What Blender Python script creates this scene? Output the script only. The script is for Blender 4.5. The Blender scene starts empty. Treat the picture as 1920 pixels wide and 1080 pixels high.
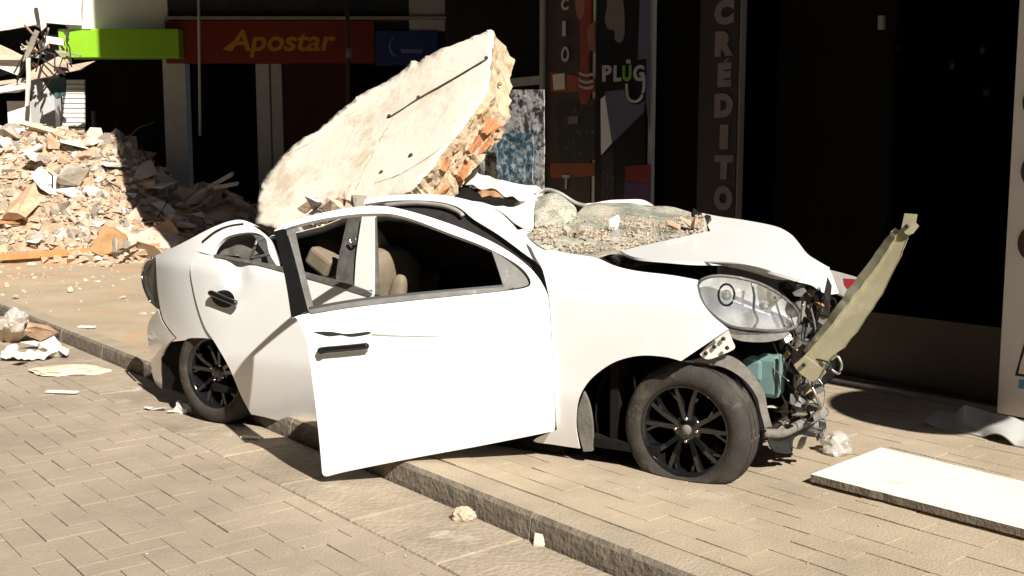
import bpy, bmesh, math, random
from mathutils import Vector, Matrix, noise
from mathutils.geometry import delaunay_2d_cdt

# ------------------------------------------------------------------ camera, sky, sun, exposure
sc = bpy.context.scene
COL = sc.collection
F, YH, CAMH, KERB = 2000.0, 300.0, 1.38, 0.11        # focal length and horizon in photo pixels, metres
PITCH = math.atan((540 - YH) / F)
CAM = Vector((0, 0, CAMH))
cd = bpy.data.cameras.new('camera'); cam = bpy.data.objects.new('camera', cd); COL.objects.link(cam)
cd.sensor_width = 36.0; cd.lens = 36.0 * F / 1920.0; cd.clip_start = 0.05; cd.clip_end = 1500
cam.location = CAM; cam.rotation_euler = (math.pi / 2 - PITCH, 0, 0)
sc.camera = cam

SUN_AZ, SUN_EL = math.radians(28.0), math.radians(41.0)
SUN = Vector((math.sin(SUN_AZ) * math.cos(SUN_EL), -math.cos(SUN_AZ) * math.cos(SUN_EL), math.sin(SUN_EL)))
w = bpy.data.worlds.new('World'); sc.world = w; w.use_nodes = True
nt = w.node_tree; bg = nt.nodes['Background']
sky = nt.nodes.new('ShaderNodeTexSky'); sky.sky_type = 'NISHITA'; sky.sun_disc = False
sky.sun_elevation = SUN_EL; sky.sun_rotation = math.pi - SUN_AZ
sky.altitude = 900.0; sky.air_density = 0.6; sky.dust_density = 0.25
nt.links.new(sky.outputs[0], bg.inputs[0]); bg.inputs[1].default_value = 0.05
sl = bpy.data.lights.new('sun', 'SUN'); so = bpy.data.objects.new('sun', sl); COL.objects.link(so)
sl.energy = 5.0; sl.angle = math.radians(0.5); sl.color = (1.0, 0.95, 0.87)
so.rotation_euler = SUN.to_track_quat('Z', 'Y').to_euler(); so.location = SUN * 30
sc.view_settings.view_transform = 'Standard'; sc.view_settings.look = 'None'
sc.view_settings.gamma = 1.0; sc.view_settings.exposure = 0.68; sc.view_settings.use_curve_mapping = False
sc.cycles.max_bounces = 6; sc.cycles.transparent_max_bounces = 8
sc.cycles.use_adaptive_sampling = True; sc.cycles.use_denoising = True

# ------------------------------------------------------------------ helpers
rng = random.Random(7)

def ray(px, py):
    b = -(py - 540) / F
    return Vector(((px - 960) / F, math.cos(PITCH) + b * math.sin(PITCH), -math.sin(PITCH) + b * math.cos(PITCH)))

def G(px, py, z=0.0):
    d = ray(px, py); return CAM + d * ((z - CAMH) / d.z)

def PL(px, py, o, n):
    d = ray(px, py); return CAM + d * ((o - CAM).dot(n) / d.dot(n))

def proj(p):
    q = p - CAM
    fw = q.y * math.cos(PITCH) - q.z * math.sin(PITCH); up = q.y * math.sin(PITCH) + q.z * math.cos(PITCH)
    if fw < 0.05: return None
    return (960 + F * q.x / fw, 540 - F * up / fw)

def nz(p, s=1.0):
    return noise.noise(p * s)

def link(name, me, mat=None, parent=None, smooth=False):
    o = bpy.data.objects.new(name, me); COL.objects.link(o)
    if mat is not None: me.materials.append(mat)
    if parent is not None: o.parent = parent
    if smooth:
        me.polygons.foreach_set('use_smooth', [True] * len(me.polygons))
    return o

def mesh(name, verts, faces):
    me = bpy.data.meshes.new(name); me.from_pydata([tuple(v) for v in verts], [], faces); me.update(); return me

def tag(o, label, cat, group=None):
    o['label'] = label; o['category'] = cat
    if group: o['group'] = group
    return o

def struct(o):
    o['kind'] = 'structure'; return o

def empty(name, loc=(0, 0, 0)):
    o = bpy.data.objects.new(name, None); COL.objects.link(o); o.location = loc; o.empty_display_size = .2
    return o

def adopt(root, loc):
    """move an empty to loc while its (world-space) children stay"""
    root.location = loc
    for c in root.children: c.matrix_parent_inverse = Matrix.Translation(-Vector(loc))

def from_bm(name, bm, mat=None, parent=None, smooth=False):
    me = bpy.data.meshes.new(name); bm.to_mesh(me); bm.free()
    return link(name, me, mat, parent, smooth)

def solid(o, t, off=-1.0, rim=True):
    m = o.modifiers.new('thickness', 'SOLIDIFY'); m.thickness = t; m.offset = off; m.use_rim = rim
    e = o.modifiers.new('crisp_edges', 'EDGE_SPLIT'); e.split_angle = math.radians(48)
    return o

def bev(o, wd=.006, seg=2):
    m = o.modifiers.new('bevel', 'BEVEL'); m.width = wd; m.segments = seg; m.limit_method = 'ANGLE'; m.angle_limit = .6
    return o

def box_bm(bm, c, ax, hs):
    """oriented box: centre, three unit axes, half sizes"""
    vs = []
    for i in (-1, 1):
        for j in (-1, 1):
            for k in (-1, 1):
                vs.append(bm.verts.new(c + ax[0] * (i * hs[0]) + ax[1] * (j * hs[1]) + ax[2] * (k * hs[2])))
    for f in ((0, 1, 3, 2), (4, 6, 7, 5), (0, 4, 5, 1), (2, 3, 7, 6), (0, 2, 6, 4), (1, 5, 7, 3)):
        bm.faces.new([vs[i] for i in f])
    bmesh.ops.recalc_face_normals(bm, faces=bm.faces[:])

def obox(name, c, ax, hs, mat, parent=None, b=0.0):
    bm = bmesh.new(); box_bm(bm, Vector(c), ax, hs)
    o = from_bm(name, bm, mat, parent)
    if b: bev(o, b)
    return o

WX = (Vector((1, 0, 0)), Vector((0, 1, 0)), Vector((0, 0, 1)))

def tube(name, pts, r, mat, parent=None, seg=8, closed=False):
    """swept tube through points; r number or list"""
    pts = [Vector(p) for p in pts]; n = len(pts)
    rs = r if isinstance(r, (list, tuple)) else [r] * n
    vs, fs = [], []
    ref = Vector((0, 0, 1))
    for i, p in enumerate(pts):
        t = (pts[min(i + 1, n - 1)] - pts[max(i - 1, 0)]).normalized()
        a = t.cross(ref if abs(t.dot(ref)) < .9 else Vector((1, 0, 0))).normalized(); b = t.cross(a)
        for k in range(seg):
            an = 2 * math.pi * k / seg
            vs.append(p + a * (math.cos(an) * rs[i]) + b * (math.sin(an) * rs[i]))
    for i in range(n - 1):
        for k in range(seg):
            k2 = (k + 1) % seg
            fs.append((i * seg + k, i * seg + k2, (i + 1) * seg + k2, (i + 1) * seg + k))
    fs.append(tuple(range(seg))[::-1]); fs.append(tuple((n - 1) * seg + k for k in range(seg)))
    return link(name, mesh(name, vs, fs), mat, parent, True)

def cr(pts, per=6, closed=False):
    """Catmull-Rom through points of any dimension"""
    out = []; n = len(pts)
    rngi = range(n if closed else n - 1)
    g = (lambda i: pts[i % n]) if closed else (lambda i: pts[max(0, min(n - 1, i))])
    for i in rngi:
        p0, p1, p2, p3 = g(i - 1), g(i), g(i + 1), g(i + 2)
        for k in range(per):
            t = k / per
            out.append(tuple(.5 * (2 * b + (c - a) * t + (2 * a - 5 * b + 4 * c - d) * t * t + (3 * b - a - 3 * c + d) * t ** 3)
                             for a, b, c, d in zip(p0, p1, p2, p3)))
    if not closed: out.append(tuple(pts[-1]))
    return out

def outline(pts, per=5):
    """closed outline; a point whose last item is True is a sharp corner"""
    P = [tuple(p[:-1]) if p[-1] is True else tuple(p) for p in pts]
    sharp = [i for i, p in enumerate(pts) if p[-1] is True]
    if not sharp: return cr(P, per, True)
    out = []; n = len(P)
    for a, b in zip(sharp, sharp[1:] + [sharp[0] + n]):
        out += cr([P[i % n] for i in range(a, b + 1)], per)[:-1]
    return out

def inside(x, y, poly):
    c = False; j = len(poly) - 1
    for i in range(len(poly)):
        xi, yi = poly[i][0], poly[i][1]; xj, yj = poly[j][0], poly[j][1]
        if (yi > y) != (yj > y) and x < (xj - xi) * (y - yi) / (yj - yi) + xi: c = not c
        j = i
    return c

def fill(poly, step, holes=()):
    """triangulated plan of a 2-D outline with a grid of inner points -> points, triangles"""
    pts = [Vector((p[0], p[1])) for p in poly]; edges = [(i, (i + 1) % len(poly)) for i in range(len(poly))]
    for h in holes:
        s = len(pts); pts += [Vector((p[0], p[1])) for p in h]
        edges += [(s + i, s + (i + 1) % len(h)) for i in range(len(h))]
    xs = [p[0] for p in poly]; ys = [p[1] for p in poly]
    bnd = [Vector(p) for p in pts]
    y = min(ys) + step * .5; r = 0
    while y < max(ys):
        x = min(xs) + step * (.25 + .5 * (r % 2)); r += 1
        while x < max(xs):
            if inside(x, y, poly) and not any(inside(x, y, h) for h in holes):
                if min((x - b.x) ** 2 + (y - b.y) ** 2 for b in bnd) > (.45 * step) ** 2: pts.append(Vector((x, y)))
            x += step
        y += step * .87
    v, e, f, *_ = delaunay_2d_cdt(pts, edges, [], 0, 1e-4)
    tris = []
    for t in f:
        c = sum((v[i] for i in t), Vector((0, 0))) / len(t)
        if inside(c.x, c.y, poly) and not any(inside(c.x, c.y, h) for h in holes): tris.append(tuple(t))
    return v, tris

def face_to(me, p):
    """flip the whole mesh if it mostly faces away from point p"""
    s = sum((p - f.center).normalized().dot(f.normal) * f.area for f in me.polygons)
    if s < 0: me.flip_normals()

def panel(name, pts, hit, mat, parent=None, step=14, thick=.005, holes=(), smooth=True, per=5):
    poly = outline(pts, per); v, tris = fill(poly, step, [outline(h, per) for h in holes])
    me = mesh(name, [hit(p.x, p.y) for p in v], tris); face_to(me, CAM)
    o = link(name, me, mat, parent, smooth)
    if thick: solid(o, thick)
    return o

# ------------------------------------------------------------------ materials
def mat(name, col, rough=.8, var=.12, scale=6.0, bump=.0, bscale=40.0, metal=0.0, coat=0.0, col2=None, obj_random=0.0,
        spots=None, spot_scale=3.0, spot_at=.58, trans=0.0, ior=1.45, spec=.5, gen=False, emis=None):
    m = bpy.data.materials.new(name); m.use_nodes = True
    t = m.node_tree; N = t.nodes; L = t.links; b = N['Principled BSDF']
    b.inputs['Roughness'].default_value = rough; b.inputs['Metallic'].default_value = metal
    b.inputs['Coat Weight'].default_value = coat; b.inputs['Transmission Weight'].default_value = trans
    b.inputs['IOR'].default_value = ior; b.inputs['Specular IOR Level'].default_value = spec
    if emis: b.inputs['Emission Color'].default_value = (*emis[0], 1); b.inputs['Emission Strength'].default_value = emis[1]
    geo = N.new('ShaderNodeNewGeometry'); co = geo.outputs['Position']
    if gen:
        tc = N.new('ShaderNodeTexCoord'); co = tc.outputs['Object']
    n1 = N.new('ShaderNodeTexNoise'); n1.inputs['Scale'].default_value = scale; n1.inputs['Detail'].default_value = 6
    n1.inputs['Roughness'].default_value = .65; L.new(co, n1.inputs['Vector'])
    mx = N.new('ShaderNodeMix'); mx.data_type = 'RGBA'
    c2 = col2 or tuple(min(1, c * (1 + var)) for c in col); c1 = tuple(c * (1 - var) for c in col) if not col2 else col
    mx.inputs[6].default_value = (*c1, 1); mx.inputs[7].default_value = (*c2, 1)
    mr = N.new('ShaderNodeMapRange'); mr.inputs[1].default_value = .32; mr.inputs[2].default_value = .68
    L.new(n1.outputs['Fac'], mr.inputs[0]); L.new(mr.outputs[0], mx.inputs[0])
    out = mx.outputs[2]
    if spots:
        n2 = N.new('ShaderNodeTexNoise'); n2.inputs['Scale'].default_value = spot_scale; n2.inputs['Detail'].default_value = 8
        n2.inputs['Roughness'].default_value = .7; L.new(co, n2.inputs['Vector'])
        r2 = N.new('ShaderNodeMapRange'); r2.inputs[1].default_value = spot_at - .04; r2.inputs[2].default_value = spot_at + .06
        L.new(n2.outputs['Fac'], r2.inputs[0])
        m2 = N.new('ShaderNodeMix'); m2.data_type = 'RGBA'; L.new(r2.outputs[0], m2.inputs[0]); L.new(out, m2.inputs[6])
        m2.inputs[7].default_value = (*spots, 1); out = m2.outputs[2]
    if obj_random:
        oi = N.new('ShaderNodeObjectInfo'); hs = N.new('ShaderNodeHueSaturation')
        r3 = N.new('ShaderNodeMapRange'); r3.inputs[3].default_value = 1 - obj_random; r3.inputs[4].default_value = 1 + obj_random
        L.new(oi.outputs['Random'], r3.inputs[0]); L.new(r3.outputs[0], hs.inputs['Value']); L.new(out, hs.inputs['Color'])
        out = hs.outputs[0]
    L.new(out, b.inputs['Base Color'])
    if bump:
        nb = N.new('ShaderNodeTexNoise'); nb.inputs['Scale'].default_value = bscale; nb.inputs['Detail'].default_value = 5
        L.new(co, nb.inputs['Vector'])
        bp = N.new('ShaderNodeBump'); bp.inputs['Strength'].default_value = bump; bp.inputs['Distance'].default_value = .02
        L.new(nb.outputs['Fac'], bp.inputs['Height']); L.new(bp.outputs[0], b.inputs['Normal'])
    return m

M = {}
M['paver_side'] = mat('paver_side', (.385, .312, .222), .9, .2, 1.4, .3, 90, obj_random=.05, spots=(.455, .38, .285), spot_scale=1.3, spot_at=.6)
M['paver_road'] = mat('paver_road', (.345, .280, .208), .9, .2, 1.2, .35, 80, obj_random=.06, spots=(.41, .325, .24), spot_scale=1.1, spot_at=.6)
M['joint'] = mat('joint', (.13, .10, .068), .95, .3, 14, .3, 120, spots=(.27, .215, .155), spot_scale=2.4, spot_at=.47)
M['dust'] = mat('dust', (.40, .315, .215), .95, .15, 1.2, .3, 60, spots=(.50, .30, .17), spot_scale=.9, spot_at=.56)
M['road_far'] = mat('road_far', (.30, .225, .155), .95, .15, 1.2, .3, 60)
M['gutter'] = mat('gutter', (.335, .272, .20), .9, .22, 2.5, .6, 40, obj_random=.07, spots=(.43, .36, .275), spot_scale=4, spot_at=.60)
M['mortar'] = mat('mortar', (.50, .43, .33), .95, .1, 9)
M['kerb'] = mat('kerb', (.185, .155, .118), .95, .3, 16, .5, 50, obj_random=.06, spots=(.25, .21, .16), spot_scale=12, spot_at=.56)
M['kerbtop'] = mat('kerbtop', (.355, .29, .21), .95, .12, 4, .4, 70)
M['paint'] = mat('white_paint', (.81, .805, .79), .30, .03, 2, coat=.5, spots=(.66, .61, .53), spot_scale=4.5, spot_at=.69)
M['paint_dusty'] = mat('dusty_white_paint', (.74, .71, .66), .5, .05, 8, coat=.15, spots=(.60, .53, .44), spot_scale=6, spot_at=.63)
M['paint_in'] = mat('inner_body_metal', (.36, .34, .31), .5, .2, 12, metal=.2)
M['black'] = mat('black_trim', (.018, .017, .016), .45, .3, 20)
M['blackgloss'] = mat('gloss_black', (.009, .009, .009), .10, .2, 20, spec=.5, coat=.7)
M['rubber'] = mat('tyre_rubber', (.040, .034, .028), .82, .3, 14, .25, 120, spots=(.085, .070, .053), spot_scale=9, spot_at=.57)
M['seal'] = mat('rubber_seal', (.03, .028, .026), .6, .3, 20)
M['chrome'] = mat('chrome', (.75, .75, .74), .18, .1, 30, metal=1)
M['steel'] = mat('bare_steel', (.42, .41, .39), .4, .25, 25, metal=.8)
M['liner'] = mat('grey_liner', (.17, .155, .135), .75, .25, 18, .2, 60)
M['seat'] = mat('beige_seat', (.22, .175, .12), .8, .15, 14, .25, 150)
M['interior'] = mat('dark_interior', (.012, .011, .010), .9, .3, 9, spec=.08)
M['grey_plastic'] = mat('grey_plastic', (.12, .115, .105), .5, .3, 16, spots=(.34, .33, .31), spot_scale=16, spot_at=.66)
M['teal'] = mat('teal_plastic', (.16, .255, .245), .45, .12, 10)
M['beam'] = mat('olive_steel', (.47, .44, .29), .38, .12, 10, metal=.3, spots=(.58, .50, .38), spot_scale=7, spot_at=.57)
M['glass'] = mat('clear_lens', (.97, .98, .98), .02, .01, 2, trans=1.0, ior=1.45)
M['wglass'] = mat('shattered_glass', (.37, .37, .305), .16, .35, 7, .3, 30, spots=(.55, .49, .39), spot_scale=7, spot_at=.49, spec=.7)
def craze(m, scale):
    t = m.node_tree; b = t.nodes['Principled BSDF']; src = b.inputs['Base Color'].links[0].from_socket
    geo = t.nodes.new('ShaderNodeNewGeometry'); vo = t.nodes.new('ShaderNodeTexVoronoi'); vo.feature = 'DISTANCE_TO_EDGE'; vo.inputs['Scale'].default_value = scale
    t.links.new(geo.outputs['Position'], vo.inputs['Vector'])
    r = t.nodes.new('ShaderNodeMapRange'); r.inputs[1].default_value = .02; r.inputs[2].default_value = .10; t.links.new(vo.outputs['Distance'], r.inputs[0])
    mx = t.nodes.new('ShaderNodeMix'); mx.data_type = 'RGBA'; t.links.new(r.outputs[0], mx.inputs[0]); mx.inputs[6].default_value = (.22, .24, .205, 1); t.links.new(src, mx.inputs[7])
    t.links.new(mx.outputs[2], b.inputs['Base Color'])
craze(M['wglass'], 75)
M['reflector'] = mat('headlight_reflector', (.86, .87, .88), .28, .10, 18, .25, 18, metal=.65)
M['slab'] = mat('slab_plaster', (.70, .64, .535), .92, .12, 2.4, .22, 24, spots=(.55, .455, .34), spot_scale=2.6, spot_at=.575)
M['slabcrack'] = mat('plaster_crack', (.30, .22, .14), .95, .2, 9)
M['slabcore'] = mat('slab_mortar', (.50, .39, .26), .95, .25, 9, 1.0, 24, spots=(.34, .24, .15), spot_scale=8, spot_at=.6)
M['clay'] = mat('hollow_clay', (.50, .215, .095), .9, .3, 10, .5, 40, spots=(.52, .33, .20), spot_scale=9, spot_at=.6)
M['cutdark'] = mat('dark_cable', (.05, .042, .035), .8, .3, 20)
M['r_tan'] = mat('rubble_plaster', (.60, .475, .36), .95, .18, 5, .6, 30, obj_random=.22, spots=(.60, .50, .38), spot_scale=7, spot_at=.6)
M['r_brick'] = mat('rubble_brick', (.48, .31, .20), .95, .2, 5, .5, 30, obj_random=.18, spots=(.55, .40, .28), spot_scale=6, spot_at=.55)
M['r_grey'] = mat('rubble_concrete', (.36, .32, .26), .95, .2, 6, .6, 30, obj_random=.2)
M['r_white'] = mat('rubble_white', (.72, .68, .61), .85, .08, 5, .3, 30, obj_random=.08)
M['r_mound'] = mat('rubble_mound', (.40, .30, .20), .95, .3, 7, 1.0, 14, spots=(.24, .18, .12), spot_scale=5, spot_at=.6)
M['crumb'] = mat('crumb', (.47, .34, .225), .95, .4, 16, .4, 60)
M['wood'] = mat('raw_wood', (.42, .24, .11), .85, .25, 8, .3, 40)
M['pipe'] = mat('orange_pipe', (.55, .26, .10), .6, .15, 5)
M['board'] = mat('white_board', (.76, .73, .67), .6, .05, 4, .2, 30, spots=(.58, .51, .41), spot_scale=5, spot_at=.64)
M['chip'] = mat('chipboard_edge', (.20, .165, .125), .95, .2, 8, .4, 60)
M['sheet'] = mat('grey_sheet', (.42, .42, .40), .35, .08, 6, spec=.6)
M['plastic'] = mat('clear_plastic', (.82, .78, .72), .22, .05, 20, .3, 30, trans=.6)
M['wall_white'] = mat('white_wall', (.74, .71, .66), .85, .05, 2, .15, 40)
M['wall_dark'] = mat('dark_wall', (.035, .037, .04), .8, .3, 2)
M['wall_dark2'] = mat('grey_house_wall', (.075, .068, .06), .9, .1, 2, .2, 30)
M['wall_ochre'] = mat('plain_wall', (.30, .27, .23), .9, .1, 2, .2, 30)
M['green'] = mat('green_sign', (.27, .54, .025), .45, .05, 3)
M['redsign'] = mat('red_sign', (.20, .022, .010), .5, .08, 3)
M['yellow'] = mat('yellow_letter', (.52, .25, .015), .5, .05, 3)
M['blue'] = mat('blue_sign', (.022, .04, .20), .5, .1, 3)
M['bluepale'] = mat('pale_blue_mark', (.16, .22, .42), .5, .1, 3)
M['redshut'] = mat('dark_red_shutter', (.05, .008, .006), .7, .2, 3)
M['pillar'] = mat('grey_pillar', (.50, .50, .50), .8, .08, 4, .15, 30)
M['metal_frame'] = mat('aluminium_frame', (.42, .41, .39), .4, .15, 6, metal=.5)
M['bannerbrown'] = mat('brown_banner', (.055, .034, .024), .5, .3, 3)
M['bannerorange'] = mat('orange_banner', (.30, .075, .025), .5, .2, 3)
M['bannerred'] = mat('red_banner', (.30, .05, .035), .45, .25, 5)
M['bannerpink'] = mat('pink_banner', (.35, .14, .11), .5, .2, 4)
M['bannerdark'] = mat('dark_banner', (.02, .018, .016), .5, .3, 12, spots=(.14, .12, .10), spot_scale=26, spot_at=.6)
M['plugblack'] = mat('black_sign', (.008, .008, .009), .35, .2, 3)
M['letterwhite'] = mat('white_letter', (.52, .52, .52), .5, .03, 4)
M['lettergrey'] = mat('grey_letter', (.20, .175, .165), .55, .08, 6)
M['lettergreen'] = mat('green_letter', (.22, .44, .06), .5, .05, 4)
M['lavender'] = mat('lavender_print', (.115, .13, .21), .5, .12, 2)
M['sunpatch'] = mat('painted_sun_patch', (.88, .89, .92), .5, .05, 2)  # sunlight on the black panel, painted as a pale colour
M['crimson'] = mat('crimson_print', (.19, .012, .018), .5, .2, 5)
M['violet'] = mat('violet_print', (.09, .03, .13), .5, .3, 5)
M['mottle'] = mat('foil_window', (.06, .06, .065), .3, .2, 8, .2, 22, spots=(.66, .66, .64), spot_scale=13, spot_at=.47)
M['mottleblue'] = mat('foil_window_blue', (.06, .15, .22), .3, .4, 16, .2, 22, spots=(.55, .62, .66), spot_scale=22, spot_at=.52)
M['creditobg'] = mat('credit_banner', (.032, .026, .024), .55, .2, 3)
M['signwhite'] = mat('white_sign_board', (.78, .75, .72), .5, .04, 3)
M['iconblue'] = mat('blue_icon', (.12, .28, .48), .5, .05, 3)
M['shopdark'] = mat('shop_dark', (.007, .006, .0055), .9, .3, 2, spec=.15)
M['shopfloor'] = mat('shop_floor', (.50, .41, .32), .55, .12, 3)
M['lowbrown'] = mat('brown_panel', (.070, .055, .044), .6, .15, 3)
M['teal_post'] = mat('teal_post', (.04, .09, .085), .7, .2, 4)
M['wire'] = mat('cable', (.03, .028, .026), .6, .2, 10)
M['poledark'] = mat('dark_pole', (.07, .035, .028), .7, .2, 4)
M['bulbclear'] = mat('lamp_bulb', (.8, .8, .78), .1, .02, 5, metal=.4)

# ------------------------------------------------------------------ street frame
K0 = Vector((0.4502, 3.5998, 0)); KD = Vector((-.6333, .7739, 0)).normalized()   # kerb line (road side), running away
KN = Vector((KD.y, -KD.x, 0))                                                    # from the road towards the shops
def SP(s, t, z=0.0):                                                             # along kerb, across (0 at kerb face)
    p = K0 + KD * s + KN * t; return Vector((p.x, p.y, z))
FO = Vector((2.692, 5.7286, 0)); FT = KD.copy(); FN = -KN.copy()                 # shop front plane
TF = (FO - K0).dot(KN); SF = (FO - K0).dot(KD)                                   # its distance from the kerb

# ------------------------------------------------------------------ ground, road, pavement
def quad(name, pts, m): return link(name, mesh(name, pts, [tuple(range(len(pts)))]), m)

ground = struct(quad('ground', [(-300, -200, -.16), (300, -200, -.16), (300, 500, -.16), (-300, 500, -.16)], M['dust']))
road = struct(quad('road', [SP(-60, -30, -KERB - .0095), SP(-60, -.40, -KERB - .0095), SP(80, -.40, -KERB - .0095), SP(80, -30, -KERB - .0095)], M['joint']))
sidewalk = struct(quad('sidewalk', [SP(-60, .12, -.006), SP(-60, 40, -.006), SP(80, 40, -.006), SP(80, .12, -.006)], M['joint']))

def block_mesh(name, lx, ly, h=.05, b=.006, jit=0.0, r=None):
    bm = bmesh.new()
    x, y = lx / 2, ly / 2
    q = [(-x, -y), (x, -y), (x, y), (-x, y)]
    top = [bm.verts.new((cx * (1 - b / x) , cy * (1 - b / y), (r.uniform(-jit, jit) if r else 0))) for cx, cy in q]
    mid = [bm.verts.new((cx, cy, -b * .7)) for cx, cy in q]; low = [bm.verts.new((cx, cy, -h)) for cx, cy in q]
    bm.faces.new(top)
    for i in range(4):
        j = (i + 1) % 4
        bm.faces.new((top[i], mid[i], mid[j], top[j])); bm.faces.new((mid[i], low[i], low[j], mid[j]))
    bmesh.ops.recalc_face_normals(bm, faces=bm.faces[:])
    me = bpy.data.meshes.new(name); bm.to_mesh(me); bm.free(); return me

PLN, PWD = .24, .12
def lay(cells, base, parent, matl, z0, nm='paver', most=300):
    """cells: (s, t, angle in street frame). The largest in view become objects, the others one joined part."""
    scored = []
    for s, t, a in cells:
        p = SP(s, t, z0); q = proj(p)
        if q is None: continue
        vis = -60 < q[0] < 1980 and 200 < q[1] < 1140
        scored.append((0 if vis else 1, (p - CAM).length, s, t, a))
    scored.sort()
    shapes = [block_mesh(nm, PLN - .0035, PWD - .0035, b=.0014, jit=.0010, r=rng) for _ in range(6)]
    for me in shapes: me.materials.append(matl)
    ang0 = math.atan2(KD.y, KD.x)
    rest = bmesh.new()
    for i, (vis, dist, s, t, a) in enumerate(scored):
        loc = SP(s, t, z0 + rng.uniform(-.0022, .0022))
        rot = ang0 + a + rng.gauss(0, .008)
        if i < most and not vis:
            most = i
        if i < most:
            o = bpy.data.objects.new(nm, rng.choice(shapes)); COL.objects.link(o)
            o.location = loc; o.rotation_euler = (rng.gauss(0, .009), rng.gauss(0, .009), rot); o.parent = parent
        else:
            bmt = rng.choice(shapes); mtx = Matrix.Translation(loc) @ Matrix.Rotation(rot, 4, 'Z')
            n0 = len(rest.verts); rest.from_mesh(bmt); rest.verts.ensure_lookup_table()
            bmesh.ops.transform(rest, matrix=mtx, verts=rest.verts[n0:])
    o = from_bm(nm + '_field', rest, matl, parent); o['kind'] = 'stuff'

cells = []
for i in range(-20, 50):                                   # pavement: running bond parallel to the kerb
    t = .17 + PWD * (i + .5)
    if not .16 < t < TF - .02: continue
    for j in range(-10, 24):
        s = PLN * (j + (.5 if i % 2 else 0))
        if -1.9 < s < 4.6: cells.append((s, t, 0.0))
lay(cells, None, sidewalk, M['paver_side'], .0)
cells = []
U = PWD                                                    # road: herringbone
for i in range(-60, 60):
    for j in range(-60, 60):
        x, y = i, j
        if (x - y) % 4 == 0: c = ((x + 1) * U, (y + .5) * U, 0.0)
        elif (x - y) % 4 == 3: c = ((x + .5) * U, (y + 1.0) * U, math.pi / 2)
        else: continue
        s, t = c[0], c[1] - 1.0
        if -.6 < s < 7.5 and -2.9 < t < -.37: cells.append((s, t, c[2]))
lay(cells, None, road, M['paver_road'], -KERB - .003)

# far pavement surface: dusty sheet where single pavers can no longer be told apart
far = struct(quad('dusty_pavement', [SP(4.5, .12, -.004), SP(4.5, 40, -.004), SP(80, 40, -.004), SP(80, .12, -.004)], M['dust']))
far2 = struct(quad('far_road', [SP(7.4, -30, -KERB - .004), SP(7.4, -.40, -KERB - .004), SP(80, -.40, -KERB - .004), SP(80, -30, -KERB - .004)], M['road_far']))

# gutter slabs and kerb stones
gut = struct(empty('gutter', SP(0, -.2, -KERB)))
ang0 = math.atan2(KD.y, KD.x)
for k in range(-2, 26):
    o = obox('gutter_slab', SP(k * .62 + .31, -.22, -KERB - .03), (KD, KN, WX[2]), (.3065, .213, .0335 + rng.uniform(-.002, .002)), M['gutter'], gut, .008)
adopt(gut, SP(0, -.2, -KERB))
kerb = struct(empty('kerb', SP(0, .08, 0)))
def kerb_stone(s0, s1):
    n = max(4, int((s1 - s0) / .045)); prof = [(-.004, -KERB - .05), (0.0, -KERB + .02), (.004, -.055), (.010, -.022), (.026, -.004), (.06, .001), (.11, .002), (.155, .0), (.158, -.05)]
    vs, fs = [], []
    m = len(prof)
    for i in range(n + 1):
        s = s0 + (s1 - s0) * i / n
        for t, z in prof:
            q = SP(s, t, z); k = .004 if -.09 < z < -.001 else .0015
            d = nz(q, 17) + .6 * nz(q, 41)
            vs.append(q + (-KN * .7 + Vector((0, 0, .5))) * (d * k))
    for i in range(n):
        for j in range(m - 1):
            fs.append((i * m + j, i * m + j + 1, (i + 1) * m + j + 1, (i + 1) * m + j))
    fs.append(tuple(range(m))); fs.append(tuple(n * m + j for j in range(m))[::-1])
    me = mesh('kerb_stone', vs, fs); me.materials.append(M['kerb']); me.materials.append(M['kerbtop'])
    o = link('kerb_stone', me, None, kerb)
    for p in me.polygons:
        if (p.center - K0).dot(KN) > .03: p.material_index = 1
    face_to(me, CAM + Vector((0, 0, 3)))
    return o
s = -1.85 + .86 - 1.0
edges = [-2.3, -1.3, -.42 + .02, .60, 1.60, 2.6, 3.6, 4.6, 5.6, 6.6, 7.6, 8.6, 9.6, 10.6, 11.6]
for a, b in zip(edges, edges[1:]): kerb_stone(a + .004, b - .004)
adopt(kerb, SP(0, .08, 0))
# ------------------------------------------------------------------ the wrecked car
CR = Vector((-1.695, 5.8429, 0)); CU = Vector((.86763, -.49722, 0)); CN = Vector((-.49722, -.86763, 0)); CZ = Vector((0, 0, 1))
def CP(u, v, z): return CR + CU * u - CN * v + CZ * z
def P(px, py, v): return PL(px, py, CR - CN * v, CN)
def uvz(p):
    q = p - CR; return q.dot(CU), -q.dot(CN), q.z

def vb(u, z):
    v = 0.0
    if z < .33: v += .42 * (.33 - z) ** 1.4
    if z > .45: v += .16 * (z - .45) ** 2
    if z > .78: v += .34 * (z - .78)
    if u < .15: v += .36 * (.15 - u) ** 2
    if u > 2.75: v += .42 * (u - 2.75) ** 2
    return min(v, .5)

def hit_body(px, py, off=0.0, dent=None):
    v = 0.02
    for _ in range(8):
        p = P(px, py, v); u, _v, z = uvz(p)
        v = .5 * v + .5 * (vb(u, z) + off + (dent(px, py) if dent else 0))
    return P(px, py, v)

HV = CP(2.19, .005, 0); DC = G(605, 893, -KERB + .065)
DD = (DC - HV); DD.z = 0; DD.normalize(); DN = Vector((DD.y, -DD.x, 0))
if DN.y > 0: DN = -DN
def hit_door(px, py, off=0.0):
    v = 0.0
    for _ in range(8):
        p = PL(px, py, HV - DN * v, DN); z = p.z
        k = 0.0
        if z < .30: k += .30 * (.30 - z) ** 1.4
        if z > .45: k += .16 * (z - .45) ** 2
        if z > .70: k += .36 * (z - .70)
        k += -.022 * math.exp(-((z - .38) / .22) ** 2)
        v = .5 * v + .5 * (k + off)
    return PL(px, py, HV - DN * v, DN)

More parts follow.
